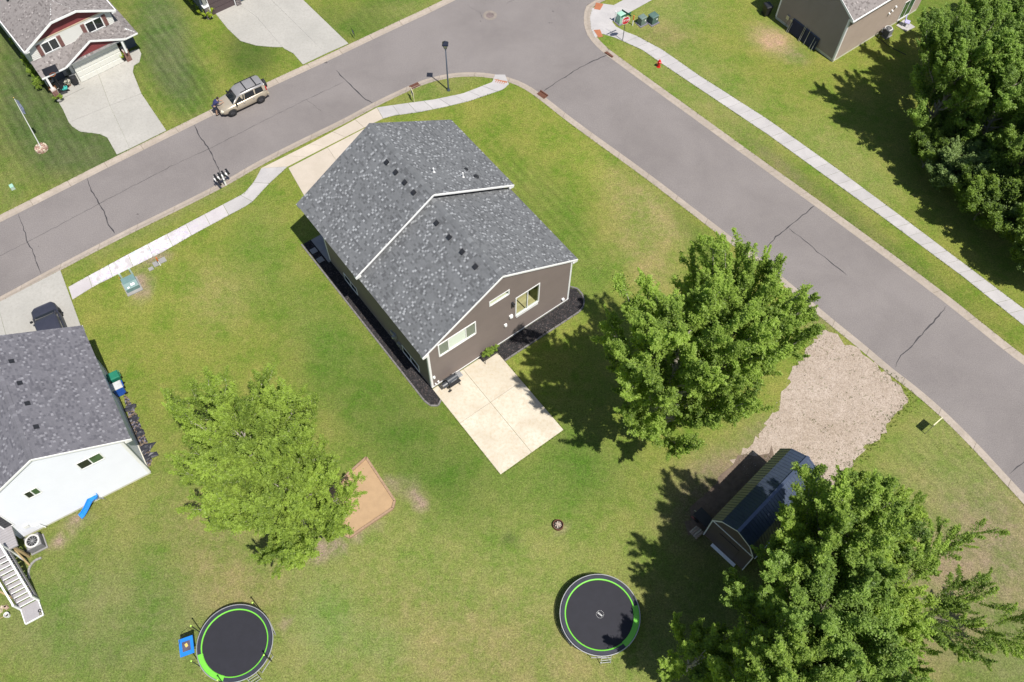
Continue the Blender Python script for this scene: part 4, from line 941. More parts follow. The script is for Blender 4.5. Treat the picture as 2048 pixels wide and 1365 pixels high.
def make_tree(name, h, rad, n_limb, n_sub, n_leaf, lmat, bmat, seed, base=.16, rise=.75, leaf=.13, plume=.32, lean=(0, 0), bias=None, up=.45, gap=0.0):
    """vase-shaped crown of ascending limbs, each side branch ending in a feathery leafy plume"""
    rr = random.Random(seed); rg = np.random.default_rng(seed); segs = []; C = []; T = []; S = []
    tr = max(.09, h*.017); pts = [Vector((0, 0, -.1))]; nt_ = 8
    for i in range(1, nt_+1):
        z = h*.86*i/nt_; pts.append(Vector((lean[0]*i/nt_+rr.uniform(-.06, .06)*i*.5, lean[1]*i/nt_+rr.uniform(-.06, .06)*i*.5, z)))
    for i in range(nt_): segs.append((pts[i], pts[i+1], tr*(1-.85*i/nt_), tr*(1-.85*(i+1)/nt_)))
    def trunk_at(z):
        t = max(0, min(.999, z/(h*.86)))*nt_; i = int(t); return pts[i].lerp(pts[i+1], t-i)
    def plume_along(P0, P1, P2, ln, tone):
        pv = rr.choice((.5, .7, .9, 1.1, 1.5)); nl = max(6, int(n_leaf*2.15*ln*(.55+.45*pv))); t = rg.beta(1.7, 1.1, nl)
        a, b, c = (np.array(p) for p in (P0, P1, P2)); tt = t[:, None]
        q = a*(1-tt)**2 + 2*b*tt*(1-tt) + c*tt**2
        spread = plume*pv*np.clip(1.12-t, .12, 1)**.7
        q = q + rg.normal(0, 1, (nl, 3))*spread[:, None]*np.array([.55, .55, .5])
        C.append(q); S.append(rg.uniform(.6, 1.3, nl)*leaf*.78); T.append(tone + rg.normal(0, .18, nl) + (t-.45)*.5)  # tone rises toward the plume tip: sunlit tips painted into leaf colour
    az0 = rr.uniform(0, 6.28)
    for i in range(n_limb):
        f = (i+.5)/n_limb; z0 = h*(base + (.80-base)*f**.9); az = az0+i*2.39996+rr.uniform(-.35, .35)
        reach = rad*(1-.72*max(0, (f-.30)/.70)**1.3)*rr.uniform(.72, 1.12)*(0.80+.2*min(1, f/.2))
        if bias: reach *= 1+bias[0]*math.cos(az-bias[1])
        z1 = min(h*rr.uniform(.97, 1.04), z0 + reach*rise*rr.uniform(.7, 1.4) + h*.05)
        o = trunk_at(z0); tip = Vector((o.x+math.cos(az)*reach, o.y+math.sin(az)*reach, z1)); mid = o.lerp(tip, .5)+Vector((math.cos(az), math.sin(az), 0))*reach*.10-Vector((0, 0, (z1-z0)*.10))
        prev = o; lr = tr*(.5-.25*f); K = 6; curve = []
        for k in range(1, K+1):
            t = k/K; p = o*(1-t)**2+mid*2*t*(1-t)+tip*t*t; p = p+Vector((rr.uniform(-1, 1), rr.uniform(-1, 1), rr.uniform(-1, 1)))*.05*reach*.3
            segs.append((prev, p, lr*(1-.8*(k-1)/K), lr*(1-.8*k/K))); curve.append((prev, p)); prev = p
        ltone = rr.uniform(.28, .74)
        for j in range(n_sub):
            t = .22+.78*(j+rr.random())/n_sub; k = min(K-1, int(t*K)); a, b = curve[k]; q = a.lerp(b, t*K-k)
            side = (-1)**j; saz = az+side*rr.uniform(.25, 1.15); ln = (.55+.6*rr.random())*reach*.42*(1.15-.45*t)+.35
            if rr.random() < gap: continue
            el = rr.uniform(up*.4, up*1.9); e1 = q+rand_dir(rr, saz, el)*ln*.5; e2 = e1+rand_dir(rr, saz-side*.25, el+.28)*ln*.55
            segs.append((q, e1, lr*.28, lr*.16)); segs.append((e1, e2, lr*.16, .006)); tn = ltone+rr.uniform(-.18, .18)
            plume_along(q, e1, e2, ln, tn)
            for _ in range(3):
                s2 = q.lerp(e2, rr.uniform(.25, .85)); l2 = ln*rr.uniform(.35, .6); d2 = rand_dir(rr, saz+rr.uniform(-1.2, 1.2), el+rr.uniform(-.1, .8)); segs.append((s2, s2+d2*l2, .008, .004)); plume_along(s2, s2+d2*l2*.5, s2+d2*l2, l2, tn+rr.uniform(-.08, .08))
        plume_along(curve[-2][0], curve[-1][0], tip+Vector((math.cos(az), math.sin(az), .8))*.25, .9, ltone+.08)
        for _ in range(4):
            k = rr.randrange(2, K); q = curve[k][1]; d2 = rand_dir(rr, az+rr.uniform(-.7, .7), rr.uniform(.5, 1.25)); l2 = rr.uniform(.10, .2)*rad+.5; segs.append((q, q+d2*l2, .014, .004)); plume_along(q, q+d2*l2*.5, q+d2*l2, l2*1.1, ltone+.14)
    C = np.vstack(C); S = np.concatenate(S); T = np.concatenate(T)
    ok = C[:, 2] > .35; C, S, T = C[ok], S[ok], T[ok]
    V, F = poly_tube_np(segs); tm = bpy.data.meshes.new('trunk'); tm.from_pydata([tuple(v) for v in V], [], F); tm.materials.append(bmat)
    tm.polygons.foreach_set('use_smooth', [True]*len(F))
    return tm, leaves_mesh('crown', C, S, T, lmat, rg)

LF_Y = leaf_mat('leaves_yellow_green', (0.11, 0.175, 0.026), (0.38, 0.50, 0.09), .50)
LF_G = leaf_mat('leaves_mid_green', (0.062, 0.118, 0.022), (0.30, 0.43, 0.09), .48)
LF_L = leaf_mat('leaves_fresh_green', (0.078, 0.142, 0.024), (0.38, 0.51, 0.10), .52)
LF_D = leaf_mat('leaves_dark_green', (0.035, 0.07, 0.014), (0.21, 0.31, 0.05), .35)
LF_S = leaf_mat('leaves_silver_green', (0.06, 0.11, 0.03), (0.25, 0.34, 0.11), .3)
LF_C = leaf_mat('leaves_lime', (0.20, 0.27, 0.02), (0.42, 0.52, 0.05), .35)
BK = MA['bark']; BKL = mat('pale_bark', (0.34, 0.31, 0.26), .9, .2, 9)

def put_tree(name, meshes, x, y, rz, label, cat, sc=1.0, group=None):
    r = thing(name, label, cat, G(x, y), rz, group); r.scale = (sc, sc, sc)
    for nm, me in zip(('trunk', 'crown'), meshes):
        o = bpy.data.objects.new(nm, me); COL.objects.link(o); o.parent = r
    return r
# left pair
put_tree('willow_tree', make_tree('a', 10.6, 4.2, 38, 12, 62, LF_Y, BKL, 5, base=.10, rise=.95, leaf=.115, plume=.24, up=.75), 556, 980, 0.3, 'feathery pale green tree left of the sandbox, farther from it', 'tree')
put_tree('willow_tree', make_tree('b', 8.6, 4.0, 36, 12, 66, LF_Y, BKL, 6, base=.08, rise=.85, leaf=.115, plume=.25, up=.7), 612, 1058, 1.2, 'yellow-green tree overhanging the sandbox', 'tree')
# centre pair
tA = make_tree('c', 16.4, 4.2, 44, 13, 66, LF_L, BKL, 8, base=.07, rise=1.35, leaf=.13, plume=.24, up=.8)
put_tree('poplar_tree', tA, 1300, 874, 0.0, 'tall bushy green tree beside the patio, shading the lawn to its left', 'tree')
put_tree('poplar_tree', tA, 1392, 822, 2.3, 'tall bright green tree between the gravel lot and the lawn', 'tree', .97)
# lower right clump
tC = make_tree('e', 15.6, 3.1, 36, 12, 66, LF_L, BKL, 12, base=.2, rise=1.4, leaf=.13, plume=.24, up=.8)
tD = make_tree('f', 14.2, 3.7, 38, 12, 66, LF_G, BK, 13, base=.10, rise=1.25, leaf=.13, plume=.25, up=.8)
tE = make_tree('g', 7.8, 2.9, 26, 10, 95, LF_G, BK, 14, base=.06, rise=1.0, leaf=.12, plume=.24, up=.75)
tF = make_tree('h', 6.8, 2.8, 24, 10, 95, LF_Y, BK, 15, base=.06, rise=1.0, leaf=.12, plume=.25, up=.75)
put_tree('poplar_tree', tC, 1560, 1185, 0.5, 'tall green tree leaning over the navy shed roof', 'tree')
put_tree('poplar_tree', tD, 1525, 1305, 1.5, 'tall dense tree at the middle of the lower right clump', 'tree')
put_tree('poplar_tree', tC, 1468, 1420, 3.1, 'tall tree at the bottom edge nearest the round trampoline', 'tree', .92)
put_tree('poplar_tree', tD, 1585, 1425, 4.0, 'tall tree at the bottom edge, right part of the clump', 'tree', .88)
put_tree('maple_tree', tE, 1668, 1105, 0.0, 'lower dark green tree directly behind the shed', 'tree', .95)
put_tree('maple_tree', tF, 1700, 1100, 1.0, 'bright lime tree beside the gravel lot, right of the shed', 'tree', .95)
put_tree('maple_tree', tF, 1668, 1245, 2.0, 'bright yellow-green tree at the right side of the lower clump', 'tree', 1.08)
put_tree('maple_tree', tE, 1600, 1210, 2.6, 'rounded green tree in the heart of the lower clump', 'tree', 1.05)
put_tree('maple_tree', tF, 1640, 1375, 4.2, 'low yellow-green tree at the bottom edge, rightmost of the clump', 'tree', .9)
tS = make_tree('i', 5.8, 5.0, 16, 10, 84, LF_L, BK, 17, base=.10, rise=.42, leaf=.12, plume=.21, bias=(.55, R_(12)), up=.35, gap=.15)
put_tree('sparse_tree', tS, 1735, 1222, 0.0, 'sparse open-branched tree reaching over the brown grass', 'tree')
tT = make_tree('j', 7.6, 2.0, 14, 8, 110, LF_L, BKL, 18, base=.2, rise=1.0, leaf=.115, plume=.17, up=.8)
put_tree('sapling', tT, 1362, 1350, 0.0, 'slim sapling with upright plumes near the round trampoline', 'tree')
# woods, top right
w1 = make_tree('k', 11.8, 3.6, 34, 12, 66, LF_G, BKL, 21, base=.08, rise=1.2, leaf=.145, plume=.27, up=.8)
w2 = make_tree('l', 10.8, 3.3, 30, 11, 70, LF_D, BK, 22, base=.06, rise=1.1, leaf=.155, plume=.29, up=.8)
w3 = make_tree('m', 5.6, 2.4, 20, 9, 100, LF_S, BK, 23, base=.04, rise=.9, leaf=.15, plume=.32)
w4 = make_tree('n', 5.0, 2.5, 20, 9, 95, LF_D, BK, 24, base=.04, rise=.9, leaf=.15, plume=.34)
for (x, y, ms, sc, rz, lb) in [
 (1838, 285, w1, 1.0, .2, 'leftmost tall tree of the woods, shading the lawn beside the tan house'),
 (1905, 190, w1, .95, 2.0, 'tall green tree at the back of the woods behind the tan house'),
 (1925, 330, w1, .92, 3.4, 'tall green tree one row in from the lawn edge of the woods'),
 (1985, 120, w2, .98, .9, 'dark tree at the top edge of the woods'),
 (2010, 270, w2, 1.0, 1.7, 'broad dark tree in the middle of the woods'),
 (2065, 190, w2, 1.02, 4.1, 'dark tree at the upper right edge of the photo'),
 (1990, 400, w2, .88, 5.2, 'dark tree above the lawn edge right of the silvery shrub'),
 (2062, 350, w1, .95, .5, 'mid green tree at the right edge, upper part'),
 (2075, 470, w2, .85, 2.4, 'dark tree at the right edge, lower part'),
 (2120, 290, w1, 1.0, 2.9, 'tree half outside the right edge behind the woods')]:
    put_tree('woodland_tree', ms, x, y, rz, lb, 'tree', sc)
for (x, y, ms, sc, rz, lb) in [
 (1880, 378, w3, .85, 0.4, 'silvery leaved shrub at the lawn edge of the woods, leftmost'),
 (1948, 440, w4, .95, 1.0, 'dark shrub in the shade between the silvery shrub and the right edge'),
 (2030, 512, w4, 1.0, 2.3, 'dark green shrub at the lawn edge near the right border'),
 (1930, 392, w3, .8, 3.3, 'silvery leaved shrub beside the dark tree trunks'),
 (2068, 560, w3, .9, 4.3, 'pale shrub at the right border, lowest of the woods'),
 (1845, 335, w4, .8, 5.0, 'dark undergrowth shrub at the foot of the leftmost tall tree'),
 (2000, 470, w3, .75, .9, 'pale green shrub among dark ones near the right border')]:
    put_tree('shrub', ms, x, y, rz, lb, 'shrub', sc)
# lime bushes by the stone pier
def small_plant(h, rad, nl_, ns_, dens, lm, sd, leaf, plume, k=5.0, rise=.6):
    ms = make_tree('s', h*k, rad*k, nl_, ns_, dens/k, lm, BK, sd, base=.05, rise=rise, leaf=leaf*k, plume=plume*k); return ms
bm = small_plant(.85, .42, 10, 5, 190, LF_C, 31, .085, .10)
for i, (x, y) in enumerate([(396, 13), (407, 24), (418, 34)]):
    put_tree('lime_bush', bm, x, y+1, i*1.3, ['lime green bush farthest from the stone pier', 'lime green bush in the middle of the three by the slate wall', 'lime green bush touching the stone pier'][i], 'bush', .21)
pl = small_plant(.7, .35, 8, 4, 150, LF_Y, 32, .07, .10)
k = 0
for (x, y) in [(24, 52), (28, 66), (36, 88), (56, 118), (60, 130), (66, 142), (72, 152), (78, 164), (84, 176)]:
    put_tree('border_plant', pl, x, y, k*1.1, ['border plant farthest from the street along the red gabled house', 'eighth border plant from the front corner of the red gabled house', 'seventh border plant from the front corner of the red gabled house', 'sixth border plant from the front corner of the red gabled house', 'fifth border plant from the front corner of the red gabled house', 'fourth border plant from the front corner of the red gabled house', 'third border plant from the front corner of the red gabled house', 'second border plant from the front corner of the red gabled house', 'border plant at the front corner of the red gabled house'][k], 'plant', random.uniform(.17, .24), 'border plants beside the red gabled house'); k += 1
# ------------------------------------------------------------------ gravel lot and other ground pieces
def ragged(poly, amp, step, seed):
    rr = random.Random(seed); out = []; P = poly+[poly[0]]
    for a, b in zip(P, P[1:]):
        n = max(1, int((b-a).length/step))
        for i in range(n):
            p = a.lerp(b, i/n); out.append(p+Vector((noise.noise(p*1.3+Vector((seed, 0, 0)))*amp*1.4+rr.uniform(-1, 1)*amp*.5, noise.noise(p*1.3+Vector((0, seed, 9)))*amp*1.4+rr.uniform(-1, 1)*amp*.5, 0)))
    return out
def tri_sheet(P, z, name, mtl):
    v, f = tess(P, z); f = [t if (Vector(v[t[1]])-Vector(v[t[0]])).cross(Vector(v[t[2]])-Vector(v[t[0]])).z > 0 else t[::-1] for t in f]
    return MB().add(v, f).build(name, mtl)
def gravel_mat():
    t = NT('crushed_gravel'); v = t.pos(); n1 = t.noise(v, .35, 5, .6, .5); n2 = t.noise(v, 2.2, 5, .7); n3 = t.noise(v, 22, 4, .8); vo = t.n('ShaderNodeTexVoronoi'); vo.inputs['Scale'].default_value = 16; t.l(v, vo.inputs['Vector'])
    c = t.mix(t.ramp(n1, [(.3, 0), (.7, 1)]), (.31, .25, .20), (.385, .32, .27)); c = t.mix(t.ramp(n2, [(.45, 0), (.75, .5)]), c, (.24, .19, .14))
    c = t.mix(.5, c, t.ramp(n3, [(.3, .22), (.7, .78)]), 'OVERLAY'); bwn = t.n('ShaderNodeRGBToBW'); t.l(vo.outputs['Color'], bwn.inputs[0]); c = t.mix(.4, c, bwn.outputs[0], 'SOFT_LIGHT')
    return t.done(c, .95, 0, t.bump(n3, .6, .02), .2)
gravel = gravel_mat()
lotpx = [(1652, 655), (1747, 727), (1800, 772), (1818, 792), (1812, 812), (1790, 830), (1765, 860), (1748, 885), (1715, 915), (1700, 945), (1668, 985), (1640, 1015), (1560, 1000), (1500, 960), (1470, 925), (1500, 890), (1530, 850), (1560, 790), (1590, 730), (1620, 690)]
lot = struct(tri_sheet(ragged(px(lotpx), .34, .3, 4), .006, 'gravel_lot', gravel))
dirt_m = mat('bare_dirt', (0.135, 0.10, 0.075), .95, .25, 2.5, bump=.5)
dirt = struct(tri_sheet(ragged(px([(1480, 915), (1545, 895), (1540, 940), (1470, 1010), (1430, 1060), (1370, 1070), (1385, 1020), (1420, 975)]), .25, .5, 8), .010, 'shed_dirt', dirt_m))
lp = [(p.x, p.y) for p in px(lotpx)]
m = MB(); cnt = 0
while cnt < 4600:
    x, y = random.uniform(min(p[0] for p in lp), max(p[0] for p in lp)), random.uniform(min(p[1] for p in lp), max(p[1] for p in lp))
    if not inpoly(x, y, lp): continue
    s = random.uniform(.012, .03) if random.random() < .96 else random.uniform(.03, .06)
    m.taper((x, y, .004), (s*1.6, s*1.2), (s*.8, s*.7), s*.7, random.uniform(0, 3), random.choice((0, 0, 1, 2))); cnt += 1
o = m.build('gravel', [mat('pebble_pale', (.42, .38, .34)), mat('pebble_tan', (.27, .22, .18)), mat('pebble_dark', (.15, .125, .10))]); tag(o, 'loose crushed stones scattered over the gravel lot', 'gravel'); o['kind'] = 'stuff'
# grass tufts: lot edges, curb lines, lot weeds
tm_ = [leaf_mat('tuft_green', (.06, .10, .015), (.17, .24, .04), .2), leaf_mat('tuft_dry', (.13, .12, .04), (.28, .26, .12), .2)]
def tufts(name, pts, label, hgt=.09, n=7, w=.012, which=0, spread=.07):
    V = []; F = []; TN = []
    for (x, y) in pts:
        for _ in range(n):
            a = random.uniform(0, 6.28); r_ = random.uniform(0, spread); bx, by = x+math.cos(a)*r_, y+math.sin(a)*r_; h = hgt*random.uniform(.5, 1.3); l = random.uniform(.2, .9)*h; aa = random.uniform(0, 6.28); b = len(V)
            dx, dy = math.cos(a+1.57)*w, math.sin(a+1.57)*w
            V += [(bx-dx, by-dy, 0), (bx+dx, by+dy, 0), (bx+dx*.7+math.cos(aa)*l*.5, by+dy*.7+math.sin(aa)*l*.5, h*.65), (bx+math.cos(aa)*l, by+math.sin(aa)*l, h)]
            F += [(b, b+1, b+2), (b, b+2, b+3)]; tn = random.random(); TN += [tn, tn]
    mb = MB(); mb.v = V; mb.f = F; mb.mi = [0]*len(F); mb.tone = TN
    o = mb.build(name, tm_[which], tone=True); tag(o, label, 'grass'); o['kind'] = 'stuff'; return o
pp = []
E_ = px([(1652, 655), (1620, 690), (1590, 730)]) ; E2_ = px([(1640, 1015), (1668, 985), (1700, 945), (1715, 915), (1748, 885), (1765, 860), (1790, 830), (1812, 812), (1818, 792), (1800, 772), (1760, 735)])
for pl_, n_, am in ((E_, 70, .35), (E2_, 330, .5)):
    for _ in range(n_):
        p = lerp_poly(pl_, random.random()); pp.append((p.x+random.gauss(0, am*.5), p.y+random.gauss(0, am*.5)))
tufts('lot_edge_weeds', pp, 'ragged green weeds along the edge of the gravel lot', .07, 9, .014)
pp = []
while len(pp) < 230:
    x, y = random.uniform(min(p[0] for p in lp), max(p[0] for p in lp)), random.uniform(min(p[1] for p in lp), max(p[1] for p in lp))
    if inpoly(x, y, lp) and noise.noise(Vector((x*.6, y*.6, 3))) > .0: pp.append((x, y))
tufts('gravel_weeds', pp, 'small weeds dotted over the gravel lot', .07, 7, .014, 0, .09)
pp = []
edges_ = [(O, 1500) for O in (upO, dnO, rtO)]
edges_ += [(px([(1244, 83), (1284, 100), (1324, 128), (1536, 270), (1636, 342), (1761, 432), (1927, 555), (2048, 652)]), 420), (px([(1274, 73), (1324, 100), (1400, 153), (1536, 240), (1679, 342), (1811, 440), (2048, 619)]), 420),
  (px([(145, 600), (190, 572), (321, 507), (391, 467), (458, 431), (501, 408), (536, 370), (575, 334)]), 260), (px([(137, 575), (180, 551), (265, 505), (378, 446), (446, 410), (488, 388), (510, 362)]), 260), (px([(766, 238), (786, 232), (838, 225), (888, 215), (938, 203), (1008, 179)]), 140),
  ([hl(0, -1.2), hl(0, -7.8), hl(5.25, -7.8), hl(5.25, -1.2)], 330), (px([(283, 108), (266, 145), (283, 188), (333, 262)]), 110), (px([(234, 310), (215, 276), (200, 269), (160, 264), (138, 246), (111, 195)]), 110), (px([(697, 88), (606, 0)]), 60), (px([(606, 130), (587, 108), (570, 99), (512, 92), (481, 83), (431, 28)]), 90), (px([(121, 541), (163, 655)]), 60)]
for O, n_ in edges_:
    for _ in range(n_):
        p = lerp_poly(O, random.random())
        if abs(p.x) < 50 and 3 < p.y < 75: pp.append((p.x+random.gauss(0, .035), p.y+random.gauss(0, .035)))
tufts('curb_grass', pp, 'untrimmed grass fringe along the curbs, walks and slabs', .06, 6, .012)
pp = []
for _ in range(9000):
    x, y = random.uniform(-34, 42), random.uniform(6, 62); a, b = pxof(x, y)
    if inpoly(x, y, hp) or not (0 < a < 2048 and 0 < b < 1365): continue
    if noise.noise(Vector((x*.25, y*.25, 1))) > -.05: pp.append((x, y))
tufts('lawn_tufts', pp, 'taller clumps of grass standing in the lawns', .05, 5, .014, 0, .12)
pp = [(x+random.gauss(0, .3), y+random.gauss(0, .3)) for x, y in pp[::2]]
tufts('dry_tufts', pp, 'dry straw coloured clumps in the lawns', .04, 4, .014, 1, .10)

# ------------------------------------------------------------------ car
CA = G(467, 231); CB = G(524, 204); cd = (CA-CB); cd.z = 0; caz = math.atan2(cd.y, cd.x)
cc = (CA+CB)/2 + Vector((math.cos(caz-math.pi/2), math.sin(caz-math.pi/2), 0))*.80
side = -1
car = thing('parked_car', 'gold beige SUV with roof rack and rear spare wheel parked at the curb', 'car', (cc.x, cc.y, RZ+.02), caz)
cpaint = mat('champagne_paint', (0.46, 0.40, 0.31), .28, .03, metal=.35, spec=.6, coat=.6); croof = mat('grey_beige_roof', (0.30, 0.29, 0.29), .35, .05, metal=.3, coat=.4)
def loft(stations, mi_fn, mats, name, parent, smooth=True):
    """stations: (x, [(y,z),...]) half sections, mirrored"""
    m = MB(); K = len(stations[0][1]); vs = []
    for x, sec in stations:
        for y, z in sec: vs.append((x, y, z))
        for y, z in sec[::-1]: vs.append((x, -y, z))
    n = 2*K; fs = []; mi = []
    for i in range(len(stations)-1):
        for k in range(n):
            fs.append((i*n+k, i*n+(k+1) % n, (i+1)*n+(k+1) % n, (i+1)*n+k)); mi.append(mi_fn(i, k if k < K else n-2-k))
    m.v = vs; m.f = fs+[tuple(range(n)), tuple((len(stations)-1)*n+q for q in range(n))[::-1]]; m.mi = mi+[0, 0]; m.tone = [.5]*len(m.f)
    return m.build(name, mats, parent, smooth=smooth)
# lower body
ST = []
for x, hw, zb, zs, zt in [(-2.06, .62, .42, .60, .80), (-1.98, .78, .34, .62, .96), (-1.6, .84, .28, .64, 1.00), (-.6, .86, .26, .62, .99), (.5, .86, .26, .60, .96), (1.0, .86, .28, .62, .95), (1.5, .83, .30, .62, .90), (1.9, .76, .34, .58, .80), (2.08, .60, .38, .54, .70), (2.14, .45, .42, .52, .62)]:
    ST.append((x, [(hw*.9, zb), (hw, zb+.12), (hw, zs), (hw*.97, zt-.06), (hw*.88, zt), (hw*.4, zt+.03)]))
body = loft(ST, lambda i, k: 0, [cpaint], 'body', car)
# cabin: pillars and roof skin, with glazing set proud
CBN = []
for x, hw, zb, hr, zr in [(-1.98, .74, .95, .60, 1.50), (-1.85, .76, .95, .62, 1.60), (-.8, .78, .95, .64, 1.66), (.15, .78, .95, .63, 1.62), (.45, .76, .95, .58, 1.50), (1.02, .72, .92, .66, .97)]:
    CBN.append((x, [(hw, zb), (hw*.98, zb+.04), (hr+.04, zr-.10), (hr, zr-.03), (hr*.8, zr), (hr*.3, zr+.015)]))
cab = loft(CBN, lambda i, k: 1 if k >= 2 else 0, [cpaint, croof], 'cabin', car)
gm_ = MA['dglass']
for s in (-1, 1):
    m = MB()
    for (x0, x1, x2, x3) in [(-1.72, -1.0, -1.06, -1.68), (-.92, -.02, -.14, -.92), (.04, .86, .36, -.06)]:
        def pt(x, top):
            for a, b in zip(CBN, CBN[1:]):
                if a[0] <= x <= b[0]:
                    f_ = (x-a[0])/(b[0]-a[0]); i0, i1 = (1, 1) if not top else (2, 2)
                    y = a[1][i0][0]*(1-f_)+b[1][i1][0]*f_; z = a[1][i0][1]*(1-f_)+b[1][i1][1]*f_; return Vector((x, s*(y+.012), z+(.03 if not top else -.02)))
        m.poly3([pt(x0, 0), pt(x1, 0), pt(x2, 1), pt(x3, 1)])
    m.build('side_window', gm_, car)
m = MB(); m.poly3([(.50, -.54, 1.50), (.50, .54, 1.50), (1.03, .66, 1.00), (1.03, -.66, 1.00)]); m.build('windshield', gm_, car)
m = MB(); m.poly3([(-1.99, .52, 1.45), (-1.99, -.52, 1.45), (-2.03, -.60, 1.05), (-2.03, .60, 1.05)]); m.build('rear_window', gm_, car)
tyre = mat('tyre_rubber', (.022, .022, .024), .8); rim = mat('dark_rim', (.10, .10, .11), .4, metal=.5)
for x in (1.30, -1.28):
    for s in (-1, 1):
        wl = MB(); prof_ = [(.20, -.09), (.33, -.10), (.35, -.06), (.35, .06), (.33, .10), (.20, .09)]
        n = 24; vs = [(x+r_*math.cos(2*math.pi*k/n), s*(.80)+q, .35+r_*math.sin(2*math.pi*k/n)) for r_, q in prof_ for k in range(n)]
        wl.add(vs, [(i*n+k, i*n+(k+1) % n, (i+1)*n+(k+1) % n, (i+1)*n+k) for i in range(5) for k in range(n)]); wh = wl.build('wheel', tyre, car, smooth=True)
        rm = MB(); rm.tube([(x, s*.80-.06, .35), (x, s*.80+s*.07, .35)], .205, 18)
        for k in range(5): a = k*1.2566; rm.bar((x, s*.885, .35), (x+math.cos(a)*.19, s*.885, .35+math.sin(a)*.19), .06, .03)
        rm.build('rim', rim, wh)
        ar = MB(); ar.lathe((0, 0, 0), [(.37, 0), (.41, .012)], 14, 0, 0, math.pi); vs = [(x+v_[0], s*(.872 if True else 0)+s*v_[2], .35+v_[1]) for v_ in ar.v]; ar.v = vs; ar.build('wheel_arch', MA['vent'], car)
m = MB()
for s in (-1, 1): m.tube([(-1.75, s*.56, 1.70), (.1, s*.56, 1.70)], .022, 6)
for x in (-1.35, -.45): m.bar((x, -.56, 1.735), (x, .56, 1.735), .07, .03)
m.build('roof_rack', MA['black'], car)
for s in (-1, 1):
    MB().box((1.98, s*.60, .70), (.20, .26, .12), s*-.5).build('headlight', mat('headlamp', (.70, .68, .55), .15, spec=.8), car)
    MB().box((-2.0, s*.66, 1.08), (.10, .14, .34)).build('tail_light', mat('tail_red', (.42, .02, .02), .2), car)
    MB().box((.78, s*.90, 1.0), (.12, .18, .13)).build('mirror', MA['black'], car)
    m = MB()
    for x in (-.72, .12): m.box((x, s*.875, .82), (.17, .03, .035))
    m.build('door_handle', MA['metal'], car)
m = MB(); m.box((2.08, 0, .48), (.16, 1.1, .14)); m.box((-2.08, 0, .48), (.14, 1.5, .16)); m.build('bumper', cpaint, car)
m = MB(); m.box((2.13, 0, .60), (.06, .8, .14)); m.build('grille', MA['black'], car)
sw = MB(); sw.tube([(-2.08, 0, 1.02), (-2.28, 0, 1.02)], .36, 22); sw.build('spare_wheel', tyre, car); 
MB().tube([(-2.27, 0, 1.02), (-2.31, 0, 1.02)], .2, 14).build('spare_cover', rim, car)
# dark vehicle under the eave of the white house
c2 = G(112, 668); van = thing('dark_car', 'dark charcoal car half hidden beneath the white house front eave', 'car', (c2.x, c2.y, .03), R_(122))
dpaint = mat('charcoal_paint', (.035, .037, .055), .45, .1, spec=.4)
ST = [(x, [(hw*.9, zb), (hw, zb+.12), (hw, zs), (hw*.97, zt-.06), (hw*.88, zt), (hw*.4, zt+.03)]) for x, hw, zb, zs, zt in [(-2.2, .7, .4, .6, .8), (-2.0, .86, .3, .62, .95), (-.6, .9, .26, .62, .98), (.8, .9, .26, .6, .95), (1.9, .84, .3, .6, .88), (2.2, .66, .38, .54, .74)]]
loft(ST, lambda i, k: 0, [dpaint], 'body', van)
CB2 = [(x, [(hw, zb), (hw*.98, zb+.04), (hr+.04, zr-.10), (hr, zr-.03), (hr*.8, zr), (hr*.3, zr+.015)]) for x, hw, zb, hr, zr in [(-2.0, .78, .93, .68, 1.35), (-1.7, .8, .95, .72, 1.52), (.2, .82, .95, .74, 1.56), (.55, .8, .94, .68, 1.44), (1.2, .76, .92, .7, .98)]]
loft(CB2, lambda i, k: 0, [dpaint], 'cabin', van)
m = MB(); m.poly3([(.58, -.62, 1.44), (.58, .62, 1.44), (1.2, .7, 1.0), (1.2, -.7, 1.0)]); m.build('windshield', gm_, van)
for x in (1.35, -1.3):
    for s in (-1, 1): MB().tube([(x, s*.74, .33), (x, s*.93, .33)], .33, 18).build('wheel', tyre, van)
for s in (-1, 1):
    m = MB(); m.poly3([(-1.7, s*.825, 1.0), (.9, s*.80, .98), (.3, s*.765, 1.42), (-1.6, s*.755, 1.42)]); m.build('side_window', gm_, van)
    MB().box((.95, s*.98, 1.0), (.12, .18, .12)).build('mirror', MA['black'], van)

# ------------------------------------------------------------------ person
def skin_body(name, pts, edges, mats, parent, sub=2, root=0):
    me = bpy.data.meshes.new(name); me.from_pydata([p[:3] for p in pts], edges, []); o = bpy.data.objects.new(name, me); COL.objects.link(o); o.parent = parent
    me.materials.append(mats); sk_ = o.modifiers.new('skin', 'SKIN'); sk_.use_smooth_shade = True
    if not me.skin_vertices: pass
    lay = me.skin_vertices[0].data if me.skin_vertices else None
    if lay is None:
        bm_ = bmesh.new(); bm_.from_mesh(me); bm_.verts.layers.skin.verify(); bm_.to_mesh(me); bm_.free(); lay = me.skin_vertices[0].data
    for i, p in enumerate(pts): lay[i].radius = (p[3], p[4] if len(p) > 4 else p[3]); lay[i].use_root = (i == root)
    s_ = o.modifiers.new('sub', 'SUBSURF'); s_.levels = sub; s_.render_levels = sub; return o
skin = mat('skin', (.42, .26, .18), .6, .04); navyc = mat('navy_cloth', (.028, .032, .10), .85, .2, 8); shortc = mat('dark_shorts', (.03, .035, .07), .85, .2)
pb = G(436, 229, RZ); per = thing('person', 'person in navy top and dark shorts bending over the hood of the parked SUV', 'person', (pb.x-.05, pb.y, RZ+.01), caz+math.pi)
